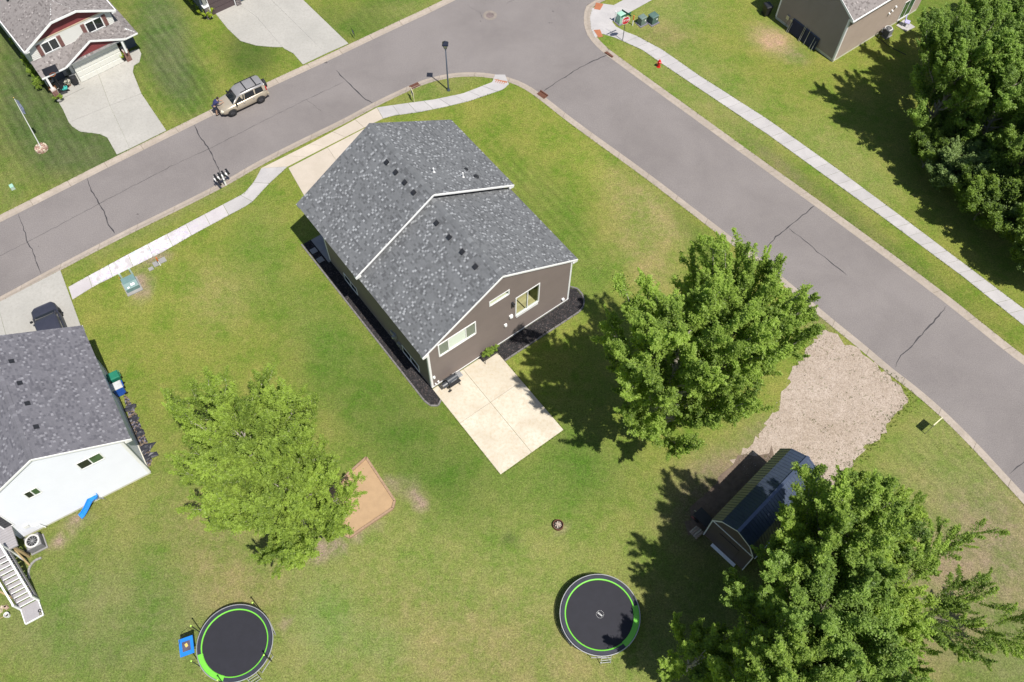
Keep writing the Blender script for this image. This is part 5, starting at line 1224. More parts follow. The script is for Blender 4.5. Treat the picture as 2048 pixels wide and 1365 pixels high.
# +x = facing direction (towards the car)
bp = [(0, 0, .90, .13, .15), (.05, 0, 1.05, .12, .15), (.22, 0, 1.24, .12, .17), (.38, 0, 1.36, .07, .08), (.44, 0, 1.42, .05, .05),
 (-.02, .09, .86, .09), (.06, .11, .50, .06), (-.02, .12, .12, .04), (.10, .12, .04, .035),
 (-.02, -.09, .86, .09), (.02, -.12, .50, .06), (-.10, -.12, .12, .04), (.02, -.12, .04, .035),
 (.30, .19, 1.32, .055), (.44, .24, 1.10, .042), (.66, .16, 1.02, .03), (.74, .13, 1.01, .026),
 (.30, -.19, 1.32, .055), (.42, -.26, 1.12, .042), (.64, -.18, 1.03, .03), (.72, -.15, 1.02, .026)]
be = [(0, 1), (1, 2), (2, 3), (3, 4), (0, 5), (5, 6), (6, 7), (7, 8), (0, 9), (9, 10), (10, 11), (11, 12), (2, 13), (13, 14), (14, 15), (15, 16), (2, 17), (17, 18), (18, 19), (19, 20)]
skin_body('body', bp, be, skin, per)
skin_body('shirt', [(.0, 0, .93, .145, .165), (.06, 0, 1.08, .14, .17), (.22, 0, 1.25, .135, .19), (.34, 0, 1.34, .10, .12), (.30, .20, 1.32, .075), (.40, .235, 1.17, .06), (.30, -.20, 1.32, .075), (.39, -.245, 1.18, .06)], [(0, 1), (1, 2), (2, 3), (2, 4), (4, 5), (2, 6), (6, 7)], navyc, per)
skin_body('shorts', [(0, 0, .92, .145, .165), (-.02, .09, .84, .105), (.04, .11, .56, .085), (-.02, -.09, .84, .105), (.01, -.12, .56, .085)], [(0, 1), (1, 2), (0, 3), (3, 4)], shortc, per)
def ball(nm, c, r, mtl, parent, sc=(1, 1, 1), seg=14):
    m = MB(); prof_ = [(math.sin(a)*r, -math.cos(a)*r*sc[2]) for a in np.linspace(0.05, math.pi-.05, seg//2+2)]; m.lathe(c, prof_, seg); m.v = [(c[0]+(x-c[0])*sc[0], c[1]+(y-c[1])*sc[1], z) for x, y, z in m.v]; return m.build(nm, mtl, parent, smooth=True)
hd = ball('head', (.51, 0, 1.50), .10, skin, per, (1.05, .85, 1.15))
ball('hair', (.48, 0, 1.535), .108, mat('dark_hair', (.03, .022, .018), .8), per, (1.05, .92, 1.05))
m = MB(); m.taper((.60, 0, 1.47), (.03, .03), (.015, .02), .04); m.build('nose', skin, hd)
for s in (-1, 1): 
    ball('eye', (.595, s*.035, 1.515), .012, MA['black'], hd, seg=8); ball('ear', (.50, s*.09, 1.50), .025, skin, hd, (.6, .4, 1), 8)
    m = MB(); m.box((.05 if s > 0 else -.03, s*.12, .03), (.27, .10, .07)); m.build('shoe', MA['black'], per)
    hb = Vector((.74, s*.13, 1.01))
    for k in range(4):
        o_ = Vector((0, (k-1.5)*.021, 0)); m = MB(); m.tube([hb+o_, hb+o_+Vector((.045, 0, -.008)), hb+o_+Vector((.075+.008*(k in (1, 2)), 0, -.028))], [.010, .009, .007], 5); m.build('finger', skin, per)
    m = MB(); m.tube([hb+Vector((-.03, -s*.02, 0)), hb+Vector((.0, -s*.05, -.01)), hb+Vector((.03, -s*.058, -.02))], [.012, .011, .008], 5); m.build('thumb', skin, per)

# ------------------------------------------------------------------ street furniture
def at(x, y, z=0): return G(x, y, z)
# lamp post
p = at(897, 181); L_ = thing('street_lamp', 'tall blue-black lantern street lamp on the grass island by the corner', 'street lamp', p)
lamp_m = mat('blue_black_paint', (.055, .07, .095), .4, .1, spec=.5)
m = MB(); m.tube([(0, 0, 0), (0, 0, .3), (0, 0, 4.45)], [.085, .07, .045], 12); m.lathe((0, 0, 0), [(.16, 0), (.16, .05), (.10, .12), (.085, .3)], 14); m.build('pole', lamp_m, L_, smooth=True)
m = MB(); m.lathe((0, 0, 4.42), [(.05, 0), (.12, .06), (.07, .12), (.10, .15)], 12); m.build('collar', lamp_m, L_)
m = MB(); m.taper((0, 0, 4.56), (.20, .20), (.36, .36), .36); lg = m.build('lantern_glass', mat('lamp_glass', (.50, .47, .36), .2, .1), L_)
m = MB()
for sx in (-1, 1):
    for sy in (-1, 1): m.bar((sx*.10, sy*.10, 4.56), (sx*.185, sy*.185, 4.93), .025, .025)
m.build('lantern_frame', lamp_m, L_)
m = MB(); m.taper((0, 0, 4.92), (.50, .50), (.40, .40), .10); m.taper((0, 0, 5.02), (.40, .40), (.12, .12), .16); m.lathe((0, 0, 5.18), [(.05, 0), (.06, .05), (0, .1)], 8); m.build('cap', mat('lantern_cap', (.012, .016, .035), .4), L_)
# stop sign
def text_obj(s, size, parent, loc, rot, mtl, name='lettering', ext=.002):
    cu = bpy.data.curves.new(name, 'FONT'); cu.body = s; cu.size = size; cu.align_x = 'CENTER'; cu.align_y = 'CENTER'; cu.extrude = ext; cu.offset = size*.012
    o = bpy.data.objects.new(name, cu); COL.objects.link(o); dg = bpy.context.evaluated_depsgraph_get(); me = bpy.data.meshes.new_from_object(o.evaluated_get(dg)); bpy.data.objects.remove(o)
    me.materials.clear(); me.materials.append(mtl); o = bpy.data.objects.new(name, me); COL.objects.link(o); o.parent = parent; o.location = loc; o.rotation_euler = rot; return o
p = at(1245, 82); S1 = thing('stop_sign', 'red octagonal stop sign with green street name blades on top', 'sign', p, R_(26))
# +x local = to the sign's right when read from -y
m = MB(); m.box((0, 0, 1.5), (.05, .035, 3.0)); m.build('post', mat('sign_post', (.07, .075, .08), .5, metal=.4), S1)
def octo(r, y0, y1, zc):
    m = MB(); vs = [(math.cos(R_(22.5+45*k))*r, y, zc+math.sin(R_(22.5+45*k))*r) for y in (y0, y1) for k in range(8)]
    return m.add(vs, [tuple(range(8)), tuple(range(15, 7, -1))]+[(k, 8+k, 8+(k+1) % 8, (k+1) % 8) for k in range(8)])
octo(.41, -.05, -.035, 2.22).build('sign_border', MA['white'], S1); octo(.375, -.056, -.05, 2.22).build('sign_face', mat('sign_red', (.50, .012, .02), .4, .03), S1)
text_obj('STOP', .30, S1, (0, -.058, 2.22), (R_(90), 0, 0), MA['white'])
bg_ = mat('sign_green', (.01, .12, .07), .5)
for i, (z, rot_, tx) in enumerate(((2.78, R_(8), 'ST'), (2.98, R_(-70), 'AVE'))):
    m = MB(); m.box((0, 0, z), (1.05, .02, .17), rot_); bl = m.build('street_blade', bg_, S1)
# hydrant
p = at(1317, 134); hy_ = thing('fire_hydrant', 'red fire hydrant on the grass strip beside the far sidewalk', 'fire hydrant', p)
rd = mat('hydrant_red', (.55, .012, .015), .35, .05, spec=.5)
m = MB(); m.lathe((0, 0, 0), [(.17, 0), (.17, .05), (.12, .06), (.115, .52), (.15, .54), (.15, .58), (.12, .60)], 16); m.build('barrel', rd, hy_, smooth=False)
m = MB(); m.lathe((0, 0, .60), [(.125, 0), (.11, .08), (.06, .15), (.0, .17)], 16); m.lathe((0, 0, .75), [(.035, 0), (.035, .06), (0, .06)], 6); m.build('bonnet', rd, hy_)
for a in (0, 1.5708, 3.1416): m = MB(); v_ = Vector((math.cos(a), math.sin(a), 0)); m.tube([v_*.1+Vector((0, 0, .42)), v_*.21+Vector((0, 0, .42))], .055 if a != 1.5708 else .075, 10); m.build('nozzle_cap', rd, hy_)
# utility boxes and posts by the corner
def cab_(nm, x, y, sz, rz, lb, col, lid=.05, pad=True, cat='utility box'):
    r = thing(nm, lb, cat, at(x, y), rz); m = MB(); m.taper((0, 0, .06), (sz[0], sz[1]), (sz[0]*.94, sz[1]*.94), sz[2]-.06); m.build('cabinet', col, r, bevel=.015)
    m = MB(); m.taper((0, 0, sz[2]), (sz[0]+.05, sz[1]+.05), (sz[0]*.86, sz[1]*.8), lid); m.build('lid', col, r, bevel=.01)
    if pad: MB().box((0, 0, .03), (sz[0]+.22, sz[1]+.22, .07)).build('pad', mat('purple_grey_pad', (.16, .15, .18), .9), r)
    MB().box((sz[0]*.2, -sz[1]/2-.005, sz[2]*.62), (.12, .012, .14)).build('label_plate', MA['white'], r); return r
mint = mat('mint_box', (.30, .50, .40), .5, .05); ug2 = mat('grey_green_box', (.13, .18, .155), .55, .1)
cab_('utility_pedestal', 1240, 45, (.62, .52, .98), R_(38), 'pale mint utility box behind the stop sign', mint)
cab_('utility_box', 1283, 48, (.62, .55, .78), R_(36), 'dark grey-green utility box, nearer the stop sign of the pair', ug2)
cab_('utility_box', 1305, 45, (.72, .66, .80), R_(36), 'blue-green utility box on a purple-grey pad, farther from the stop sign', MA['green'])
for (x, y, h_, cc_, lb) in ((1229, 44, 1.15, 'white', 'plain white marker post at the sidewalk side of the mint box'), (1265, 51, 1.05, 'orange', 'white marker post with orange top between the utility boxes')):
    r = thing('marker_post', lb, 'post', at(x, y)); m = MB(); m.tube([(0, 0, 0), (0, 0, h_*.55)], .045, 8); m.build('post', MA['white'], r)
    m = MB(); m.tube([(0, 0, h_*.55), (0, 0, h_)], .05, 8); m.build('top', MA['white'] if cc_ == 'white' else mat('marker_orange', (.62, .16, .04), .5), r)
# transformer by the chalked walk
r = thing('transformer_box', 'green ground transformer with white labels on the lawn by the chalked sidewalk', 'utility box', at(265, 574), R_(33.5))
m = MB(); m.box((0, 0, .04), (1.15, 1.35, .08)); m.build('pad', MA['stone_c'], r)
m = MB(); vs = [(-.48, -.42, .08), (.48, -.42, .08), (.48, .55, .08), (-.48, .55, .08), (-.48, -.42, .42), (.48, -.42, .42), (.48, .0, .62), (-.48, .0, .62), (.48, .55, .66), (-.48, .55, .66)]
m.add(vs, [(0, 1, 5, 4), (4, 5, 6, 7), (7, 6, 8, 9), (3, 9, 8, 2), (1, 2, 8, 6, 5), (0, 4, 7, 9, 3)]); m.build('cabinet', mat('transformer_green', (.13, .215, .21), .5, .1), r)
MB().box((.12, -.22, .545), (.28, .16, .02), 0, 0, Matrix.Rotation(.44, 3, 'X')).build('label_plate', MA['white'], r); MB().box((-.24, -.33, .49), (.14, .11, .02), 0, 0, Matrix.Rotation(.44, 3, 'X')).build('label_plate', MA['white'], r)
for i, (x, y) in enumerate(((246, 560), (265, 549))):
    q = thing('bollard', ['pale green bollard left of the transformer, standing close to the sidewalk', 'pale green bollard right of the transformer, nearer the orange marker'][i], 'bollard', at(x, y)); m = MB(); m.tube([(0, 0, 0), (0, 0, .72)], .075, 10); m.build('post', mat('pale_green_pipe', (.42, .52, .45), .5, .1), q); m = MB(); m.lathe((0, 0, .72), [(.078, 0), (.06, .05), (0, .07)], 10); m.build('cap', mat('pale_green_pipe', (.42, .52, .45)), q)
q = thing('marker_stake', 'thin yellow marker stake left of the transformer box', 'stake', at(246, 568)); m = MB(); m.tube([(0, 0, 0), (0, 0, .7)], .012, 6); m.build('rod', mat('marker_yellow', (.6, .42, .08), .6), q); MB().tube([(0, 0, .7), (0, 0, .8)], .02, 6).build('tip', mat('marker_orange', (.62, .16, .04)), q)
for i, (x, y, rz) in enumerate(((313, 528, .6), (325, 521, .6), (302, 538, .6))):
    o = MB().box(at(x, y, .03), (.50 if i < 2 else .35, .46 if i < 2 else .3, .06), rz).build('utility_cover', MA['stone_c']); tag(o, ['grey ground cover directly beneath the orange marker', 'grey ground cover on the right of the orange marker', 'small worn ground cover on the left of the orange marker'][i], 'ground cover')
q = thing('orange_marker', 'white marker post with orange top beside the chalked sidewalk', 'post', at(321, 531)); MB().tube([(0, 0, 0), (0, 0, .55)], .045, 8).build('post', MA['white'], q); MB().tube([(0, 0, .55), (0, 0, .95)], .05, 8).build('top', mat('marker_orange', (.62, .16, .04)), q)
q = thing('green_ground_box', 'small pale green ground box in the lawn left of the first road', 'utility box', at(26, 377)); MB().taper((0, 0, 0), (.3, .4), (.26, .36), .28, R_(36)).build('case', mat('pale_green_pipe', (.42, .52, .45)), q); MB().box((0, 0, .29), (.28, .38, .03), R_(36)).build('lid', mat('mint_box', (.30, .50, .40)), q)
# cluster of mailboxes
p = at(452, 371); mbx = thing('mailbox_stand', 'white post with cross arm carrying five black mailboxes at the curb', 'mailboxes', p, R_(36.5))
m = MB(); m.box((0, 0, .5), (.11, .11, 1.0)); m.build('post', MA['white'], mbx); m = MB(); m.box((0, .12, .98), (1.25, .10, .08)); m.box((0, -.04, .84), (.09, .3, .08)); m.build('cross_arm', MA['white'], mbx)
def mailbox(x, y, z):
    m = MB(); n = 8; prof_ = [(-.085, 0), (.085, 0)]+[(math.cos(a)*.085, .10+math.sin(a)*.085) for a in np.linspace(0, math.pi, n)]
    vs = [(x+a, y+yy, z+b) for yy in (-.26, .26) for a, b in prof_]; k = len(prof_); m.add(vs, [tuple(range(k)), tuple(range(2*k-1, k-1, -1))]+[(i, k+i, k+(i+1) % k, (i+1) % k) for i in range(k)]); o = m.build('mailbox', MA['black'], mbx, smooth=False)
    MB().box((x, y+.265, z+.09), (.15, .012, .16)).build('door', MA['vent'], o); MB().box((x-.10, y+.15, z+.12), (.012, .12, .03)).build('flag', MA['white'], o)
for x in (-.46, -.14, .18, .52): mailbox(x, .16, 1.02)
mailbox(-.42, -.18, .70)
for x in (-.62, -.30, .02, .35): MB().box((x, .02, 1.06), (.05, .30, .12)).build('bracket', MA['white'], mbx)
# storm drains, manhole
def drain(x, y, rz, lb, wd=.85):
    c = G(x, y, RZ); r = thing('storm_drain', lb, 'drain', (c.x, c.y, RZ), rz)
    MB().box((0, 0, .006), (wd, .42, .05)).build('frame', MA['rust'], r); m = MB()
    for k in range(9): m.box((-wd/2+.08+k*(wd-.16)/8, 0, .036), (.035, .34, .02))
    m.build('grate_bar', MA['rust'], r); MB().box((0, -.26, .07), (wd, .10, .09)).build('hood', MA['rust'], r)
drain(1084, 191, R_(137), 'rusty storm drain in the near curb at the left end of the side road'); drain(1221, 108, R_(-42), 'rusty storm drain at the far curb near the hydrant'); drain(829, 172, R_(34), 'rusty storm drain beside the small framed yard sign')
c = G(980, 31, RZ+.006); r = thing('manhole', 'round iron manhole cover ringed by pale concrete in the road junction', 'manhole', c); MB().lathe((0, 0, 0), [(0, .003), (.62, .003)], 24).build('collar', mat('patch_concrete', (.22, .19, .165), .9), r); MB().lathe((0, 0, 0), [(0, .014), (.34, .014), (.36, .006)], 24).build('cover', mat('manhole_iron', (.15, .12, .115), .8, .3), r)
# yard signs
r = thing('yard_sign', 'small cream framed yard sign by the sidewalk on the grass island', 'sign', at(826, 200), R_(112))
cf = mat('cream_frame', (.60, .56, .36), .6); m = MB(); m.box((-.36, 0, .55), (.04, .04, 1.1)); m.box((.36, 0, .55), (.04, .04, 1.1)); m.box((0, 0, 1.08), (.72, .04, .04)); m.build('frame', cf, r)
MB().box((0, 0, .78), (.66, .02, .52)).build('panel', mat('sign_panel', (.55, .55, .50), .6), r); 
for s in (-1, 1): MB().box((0, s*.013, .82), (.34, .006, .26)).build('print', mat('sign_print', (.10, .14, .14), .6, .4, 14), r)
r = thing('yard_sign', 'small black and white yard sign by the top driveway', 'sign', at(708, 75), R_(118))
m = MB(); m.tube([(-.2, 0, 0), (-.2, 0, .5)], .008, 5); m.tube([(.2, 0, 0), (.2, 0, .5)], .008, 5); m.build('stake', MA['metal'], r); MB().box((0, 0, .58), (.62, .015, .44)).build('panel', MA['black'], r)
for s in (-1, 1): 
    for k in range(2): MB().box((0, s*.01, .52+k*.14), (.44, .004, .06)).build('print', MA['white'], r)
r = thing('yard_sign', 'dark panel sign in pale frame at the curb right of the gravel lot', 'sign', at(1858, 853), R_(46))
r.location = (G(1850, 868).x+.15, G(1850, 868).y+.1, 0)
q0, q1 = G(1866, 854), G(1850, 868); rz_ = math.atan2(q0.y-q1.y, q0.x-q1.x); r.location = ((q0+q1)/2); r.rotation_euler = (0, 0, rz_)
LS = (q0-q1).length; m = MB(); m.box((-LS/2, 0, .7), (.05, .05, 1.4)); m.box((LS/2, 0, .7), (.05, .05, 1.4)); m.box((0, 0, 1.40), (LS+.06, .07, .06)); m.build('frame', cf, r); MB().box((0, 0, .95), (LS, .03, .82)).build('panel', mat('sign_panel_back', (.30, .29, .24), .7), r)
# flagpole on a brick-coloured stone ring
p = at(84, 299); r = thing('flagpole', 'white flagpole with hanging flag on a ring of pinkish stones', 'flagpole', p)
tp = G(28, 197, 5.15)-p
m = MB(); m.tube([(0, 0, 0), tuple(tp*.5), tuple(tp)], [.045, .035, .022], 10); m.build('pole', MA['white'], r); ball('finial', tuple(tp+Vector((0, 0, .05))), .06, mat('brass', (.5, .35, .1), .3, metal=.8), r)
m = MB(); W_ = []; n = 8
for i in range(n+1):
    for j in range(9):
        z_ = tp.z-.12-1.3*j/8; o_ = tp*(z_/tp.z); W_.append((o_.x+.06+.20*i/n*math.cos(.8+.3*math.sin(j)), o_.y+.05*math.sin(i*2.1)+.10*i/n, z_-.25*i/n))
m.add(W_, [(i*9+j, i*9+j+1, (i+1)*9+j+1, (i+1)*9+j) for i in range(n) for j in range(8)]); m.build('flag', mat('flag_blue_grey', (.22, .25, .36), .8, .5, 6), r)
stn = [mat('pink_stone', (.42, .30, .24), .9, .2), mat('buff_stone', (.50, .42, .32), .9, .2), mat('rose_stone', (.32, .19, .15), .9, .2)]
k = 0
for rad_, z, n in ((.42, .07, 13), (.42, .19, 13), (.26, .19, 8), (.1, .2, 4), (.25, .08, 8)):
    for i in range(n):
        a = 6.283*i/n+rad_*3; MB().taper((math.cos(a)*rad_, math.sin(a)*rad_, z-.06), (.15, .19), (.12, .15), .12, a+random.uniform(-.2, .2)).build('stone', stn[k % 3], r); k += 1
# basketball hoop by the red house
p = at(127, 186); r = thing('basketball_hoop', 'portable basketball hoop with black backboard at the edge of the red house driveway', 'basketball hoop', p, R_(-146))
m = MB(); m.taper((0, -.1, 0), (.75, .95), (.5, .6), .24); m.build('base', MA['black'], r); m = MB(); m.tube([(0, 0, .2), (0, .05, 2.5)], .045, 8); m.bar((0, .05, 2.5), (0, .45, 2.75), .05, .05); m.build('pole', MA['black'], r)
MB().box((0, .5, 2.85), (1.12, .04, .72)).build('backboard', mat('smoked_board', (.02, .022, .035), .3), r); m = MB(); m.lathe((0, .78, 2.62), [(.22, 0), (.235, .01), (.22, .02)], 18); m.build('rim', mat('marker_orange', (.62, .16, .04)), r)
# wheeled bins, pots, clutter of the red house
def bin_(x, y, rz, lb, col, lidc, h=1.05):
    r = thing('wheeled_bin', lb, 'bin', at(x, y), rz); m = MB(); m.taper((0, 0, .06), (.50, .56), (.58, .72), h-.08); m.build('body', col, r, bevel=.03)
    m = MB(); m.taper((0, -.02, h-.02), (.64, .80), (.54, .66), .09); m.build('lid', lidc, r, bevel=.02); m = MB(); m.bar((-.24, .42, h-.03), (.24, .42, h-.03), .04, .04); m.build('handle', col, r)
    m = MB(); m.tube([(-.27, .26, .12), (-.21, .26, .12)], .12, 10); m.tube([(.21, .26, .12), (.27, .26, .12)], .12, 10); m.build('wheel', MA['black'], r); return r
gb = mat('bin_green', (.015, .16, .10), .5); bb_ = mat('bin_blue', (.015, .09, .45), .45)
bin_(238, 766, R_(-58), 'green wheeled bin beside the white house', gb, gb); b2 = bin_(244, 786, R_(-58), 'blue wheeled bin with pale lid beside the white house', bb_, mat('pale_lid', (.46, .47, .48), .4))
rk = thing('barrel_smoker', 'black barrel on the red house driveway beside a planter of white flowers', 'smoker', at(154, 171), R_(30))
m = MB(); m.lathe((0, 0, .35), [(0, -.0), (.26, .0), (.28, .05), (.28, .6), (.2, .72), (0, .75)], 14); m.build('drum', MA['black'], rk); m = MB()
for a in (0.8, 2.3, 3.9, 5.5): m.tube([(math.cos(a)*.22, math.sin(a)*.22, .4), (math.cos(a)*.3, math.sin(a)*.3, 0)], .02, 5)
m.build('leg', MA['black'], rk); m = MB(); m.bar((-.2, 0, 1.12), (.2, 0, 1.12), .04, .05); m.build('lid_handle', MA['metal'], rk)
def pot(x, y, r0, h, lb, cols, fl, sd):
    r = thing('flower_pot', lb, 'flower pot', at(x, y)); m = MB(); m.lathe((0, 0, 0), [(0, 0), (r0*.7, 0), (r0, h), (r0*.9, h), (0, h*.9)], 12); m.build('pot', cols, r)
    me_ = small_plant(.5, r0*1.3, 7, 4, 130, fl, sd, .055, .07); o = bpy.data.objects.new('foliage', me_[1]); COL.objects.link(o); o.parent = r; o.location = (0, 0, h*.7); o.scale = (.2, .2, .2)
FW_ = leaf_mat('white_flowers', (.10, .16, .05), (.8, .75, .7), .1); FO = leaf_mat('orange_flowers', (.10, .14, .03), (.55, .22, .10), .2); FP = leaf_mat('purple_flowers', (.10, .15, .06), (.38, .30, .62), .2)
tc = mat('terracotta', (.30, .13, .08), .8)
pot(147, 156, .22, .45, 'dark pot of white flowers left of the garage door', MA['black'], FW_, 41); pot(102, 168, .2, .4, 'terracotta pot of orange flowers on the porch', tc, FO, 42)
pot(238, 98, .2, .5, 'pot of purple flowers right of the garage door', tc, FP, 43); pot(249, 122, .22, .42, 'dark pot with yellow-green plant at the right garage corner', MA['black'], LF_C, 44)
pot(140, 173, .16, .3, 'small pot of pink and white flowers near the black barrel', tc, FW_, 45); pot(110, 186, .2, .35, 'brown pot with sparse orange plant at the driveway edge', tc, FO, 46); pot(121, 203, .26, .25, 'low green plant in a pot beside the driveway edge', MA['stone_c'], LF_Y, 47)
bk = thing('ride_on_toy', 'teal and black ride-on toy parked by the basketball hoop', 'toy', at(131, 182), R_(20)); MB().box((0, 0, .28), (.55, .35, .22)).build('body', mat('teal_plastic', (.05, .38, .34), .4), bk, bevel=.05); m = MB()
for x in (-.25, .25):
    for s in (-1, 1): m.tube([(x, s*.18, .14), (x, s*.25, .14)], .14, 10)
m.build('wheel', MA['black'], bk); MB().box((-.12, 0, .48), (.25, .3, .2)).build('seat', MA['black'], bk); MB().bar((.2, 0, .3), (.14, 0, .62), .03, .03).build('steering_post', MA['black'], bk)

# ------------------------------------------------------------------ tan house extras
def ac(x, y, z0, sz, rz, lb):
    r = thing('air_conditioner', lb, 'air conditioner', at(x, y), rz); MB().box((0, 0, .04), (sz+.15, sz+.15, .08)).build('pad', MA['stone_c'], r)
    m = MB(); m.taper((0, 0, .08), (sz, sz), (sz, sz), .68); m.build('casing', mat('ac_grey', (.22, .215, .22), .6), r, bevel=.06); m = MB()
    for k in range(9):
        m.box((0, 0, .14+k*.07), (sz+.02, sz+.02, .02))
    m.build('louvre', mat('ac_dark', (.10, .10, .11), .6), r); m = MB(); m.lathe((0, 0, .76), [(sz*.38, 0), (sz*.5, 0), (sz*.5, .05), (sz*.40, .07), (sz*.38, .03)], 24); m.build('top_ring', mat('ac_ring', (.55, .54, .53), .5), r)
    m = MB(); m.lathe((0, 0, .765), [(0, .01), (sz*.37, .01)], 16); m.build('fan_grille', MA['vent'], r); m = MB()
    for k in range(10): a = k*.628; m.bar((0, 0, .79), (math.cos(a)*sz*.39, math.sin(a)*sz*.39, .79), .02, .012)
    m.build('fan_guard', mat('ac_guard', (.30, .30, .31), .5), r); return r
ac(1771, 71, 0, .66, R_(38), 'round topped air conditioner beside the tan house wall'); ac(76, 1090, 0, .86, R_(32), 'square grey air conditioner behind the white house')
hc = thing('garden_hose_reel', 'hose reel post by the tan house air conditioner', 'hose reel', at(1757, 76), R_(38)); m = MB(); m.box((0, 0, .5), (.08, .08, 1.0)); m.build('post', MA['metal'], hc); m = MB(); m.tube([(-.08, 0, .55), (.08, 0, .55)], .2, 12); m.build('reel', MA['black'], hc)
P_ = px([(1762, 80), (1772, 88), (1786, 97), (1800, 104), (1812, 110)], .02); o = MB().tube(P_, .03, 6).build('garden_hose', MA['black']); tag(o, 'dark hose lying across the lawn from the tan house to the woods', 'hose')
sb_ = struct(MB().prism(px([(1792, 52), (1808, 40), (1830, 55), (1812, 64)]), -.05, .05).build('back_stoop', MA['walk']))
ch = thing('patio_chair', 'purple and white folding chair on the slab behind the tan house', 'chair', at(1811, 52, .05), R_(60))
m = MB(); m.box((0, 0, .44), (.46, .44, .05)); m.build('seat', mat('lilac_cloth', (.38, .36, .60), .8, .4, 14), ch); m = MB(); m.box((0, .24, .72), (.46, .05, .5), 0, 0, Matrix.Rotation(-.2, 3, 'X')); m.build('backrest', mat('lilac_cloth', (.38, .36, .60)), ch)
for sx in (-1, 1):
    for sy in (-1, 1): MB().bar((sx*.2, sy*.2, .44), (sx*.23, sy*.24, 0), .025, .025).build('leg', MA['white'], ch)
fr = thing('netting_frame', 'dark blue netting frame with silver poles leaning on the tan house wall', 'frame', H4.location, H4.rotation_euler.z)
nb = mat('navy_netting', (.012, .018, .045), .7, .2)
m = MB(); m.slab([(-.10, 5.0, 1.28), (-.10, 1.9, 1.18), (-.35, 1.9, .10), (-.35, 5.0, .10)], .03); m.build('net', nb, fr)
m = MB()
for y, h_ in ((5.05, 1.3), (4.9, 1.0), (3.62, 1.5), (3.5, 1.45), (3.0, 1.5), (2.35, 1.1), (2.1, .95)):
    m = MB(); m.tube([(-.5, y, .0), (-.12, y+.03, h_)], .022, 6); m.build('pole', MA['metal'], fr)
m = MB(); m.bar((-.09, 5.0, 1.30), (-.09, 1.9, 1.20), .05, .05); m.build('top_rail', mat('blue_tube', (.03, .06, .15), .5), fr)
bin_(1531, 30, R_(20), 'black wheeled bin in the shade at the corner of the tan house', MA['black'], MA['black'])

# ------------------------------------------------------------------ white house surroundings
trash = [mat('black_plastic_a', (.03, .03, .04), .45), mat('grey_violet_rubble', (.16, .15, .20), .9), mat('brown_soil', (.16, .12, .085), .95, .3)]
bed = [(248, 790), (256, 795), (270, 825), (285, 865), (297, 890), (304, 915), (302, 930), (294, 935), (284, 915), (272, 880), (256, 830)]
o = MB().prism(px(bed), -.05, .015).build('soil_bed', trash[2]); tag(o, 'narrow brown soil bed along the right side of the white house', 'soil bed')
m = MB(); bw = [(p.x, p.y) for p in px(bed)]; cnt = 0
while cnt < 420:
    x, y = random.uniform(min(q[0] for q in bw), max(q[0] for q in bw)), random.uniform(min(q[1] for q in bw), max(q[1] for q in bw))
    if not inpoly(x, y, bw): continue
    s = random.uniform(.04, .13); m.taper((x, y, .01), (s*1.5, s), (s, s*.5), s*.4, random.uniform(0, 3), random.choice((0, 0, 1, 2))); cnt += 1
q = m.build('rubble', trash, o); q['kind'] = 'stuff'
for i, (x, y, s) in enumerate(((262, 815, .3), (268, 838, .28), (292, 898, .36), (297, 915, .34), (281, 868, .26))):
    m = MB(); m.lathe((0, 0, 0), [(s*1.0, 0), (s*1.05, s*.4), (s*.7, s*.8), (0, s*.9)], 9); m.v = [(a*(.8+1.3*noise.noise(Vector((a*5, b*5, i)))), b*(1.5+1.5*noise.noise(Vector((b*5, a*5, i+4)))), c*(.4+.8*abs(noise.noise(Vector((a*9, b*9, i)))))) for a, b, c in m.v]
    o = m.build('plastic_sheet', trash[0]); p = at(x, y); o.location = (p.x, p.y, .0); o.rotation_euler = (0, 0, R_(122)); tag(o, ['crumpled black plastic just beyond the blue bin', 'second crumple of black plastic down the soil bed', 'large crumple of black plastic near the white house corner', 'crumpled black plastic at the end of the soil bed', 'crumpled black plastic at the middle of the soil bed'][i], 'plastic sheet')
# slide
p = at(183, 1017); r = thing('toy_slide', 'blue plastic slide with grey ladder against the back of the white house', 'slide', p, math.atan2(G(200, 1003).y-G(168, 1032).y, G(200, 1003).x-G(168, 1032).x)); r.scale = (.84, .84, .84)
sb2 = mat('slide_blue', (.02, .22, .75), .35, .05, spec=.5)
path = [(-.95, .08), (-.7, .12), (-.3, .38), (.1, .72), (.4, .95), (.75, 1.0)]; m = MB(); vs = []
for x, z in path: vs += [(x, -.24, z+.14), (x, -.21, z), (x, .21, z), (x, .24, z+.14)]
m.add(vs, [(i*4+k, i*4+k+1, (i+1)*4+k+1, (i+1)*4+k) for i in range(len(path)-1) for k in range(3)]); o = m.build('chute', sb2, r); sd_ = o.modifiers.new('s', 'SOLIDIFY'); sd_.thickness = .04
m = MB(); m.lathe((.72, 0, .98), [(.0, 0), (.30, 0), (.30, .22), (.26, .22)], 16, 0, -1.9, 1.9); m.build('platform', sb2, r)
for s in (-1, 1):
    MB().bar((.75, s*.2, 1.0), (1.15, s*.26, 0), .04, .04).build('ladder_rail', MA['metal'], r)
for k in range(3): MB().bar((.85+k*.1, -.22, .78-k*.26), (.85+k*.1, .22, .78-k*.26), .05, .03).build('rung', MA['metal'], r)
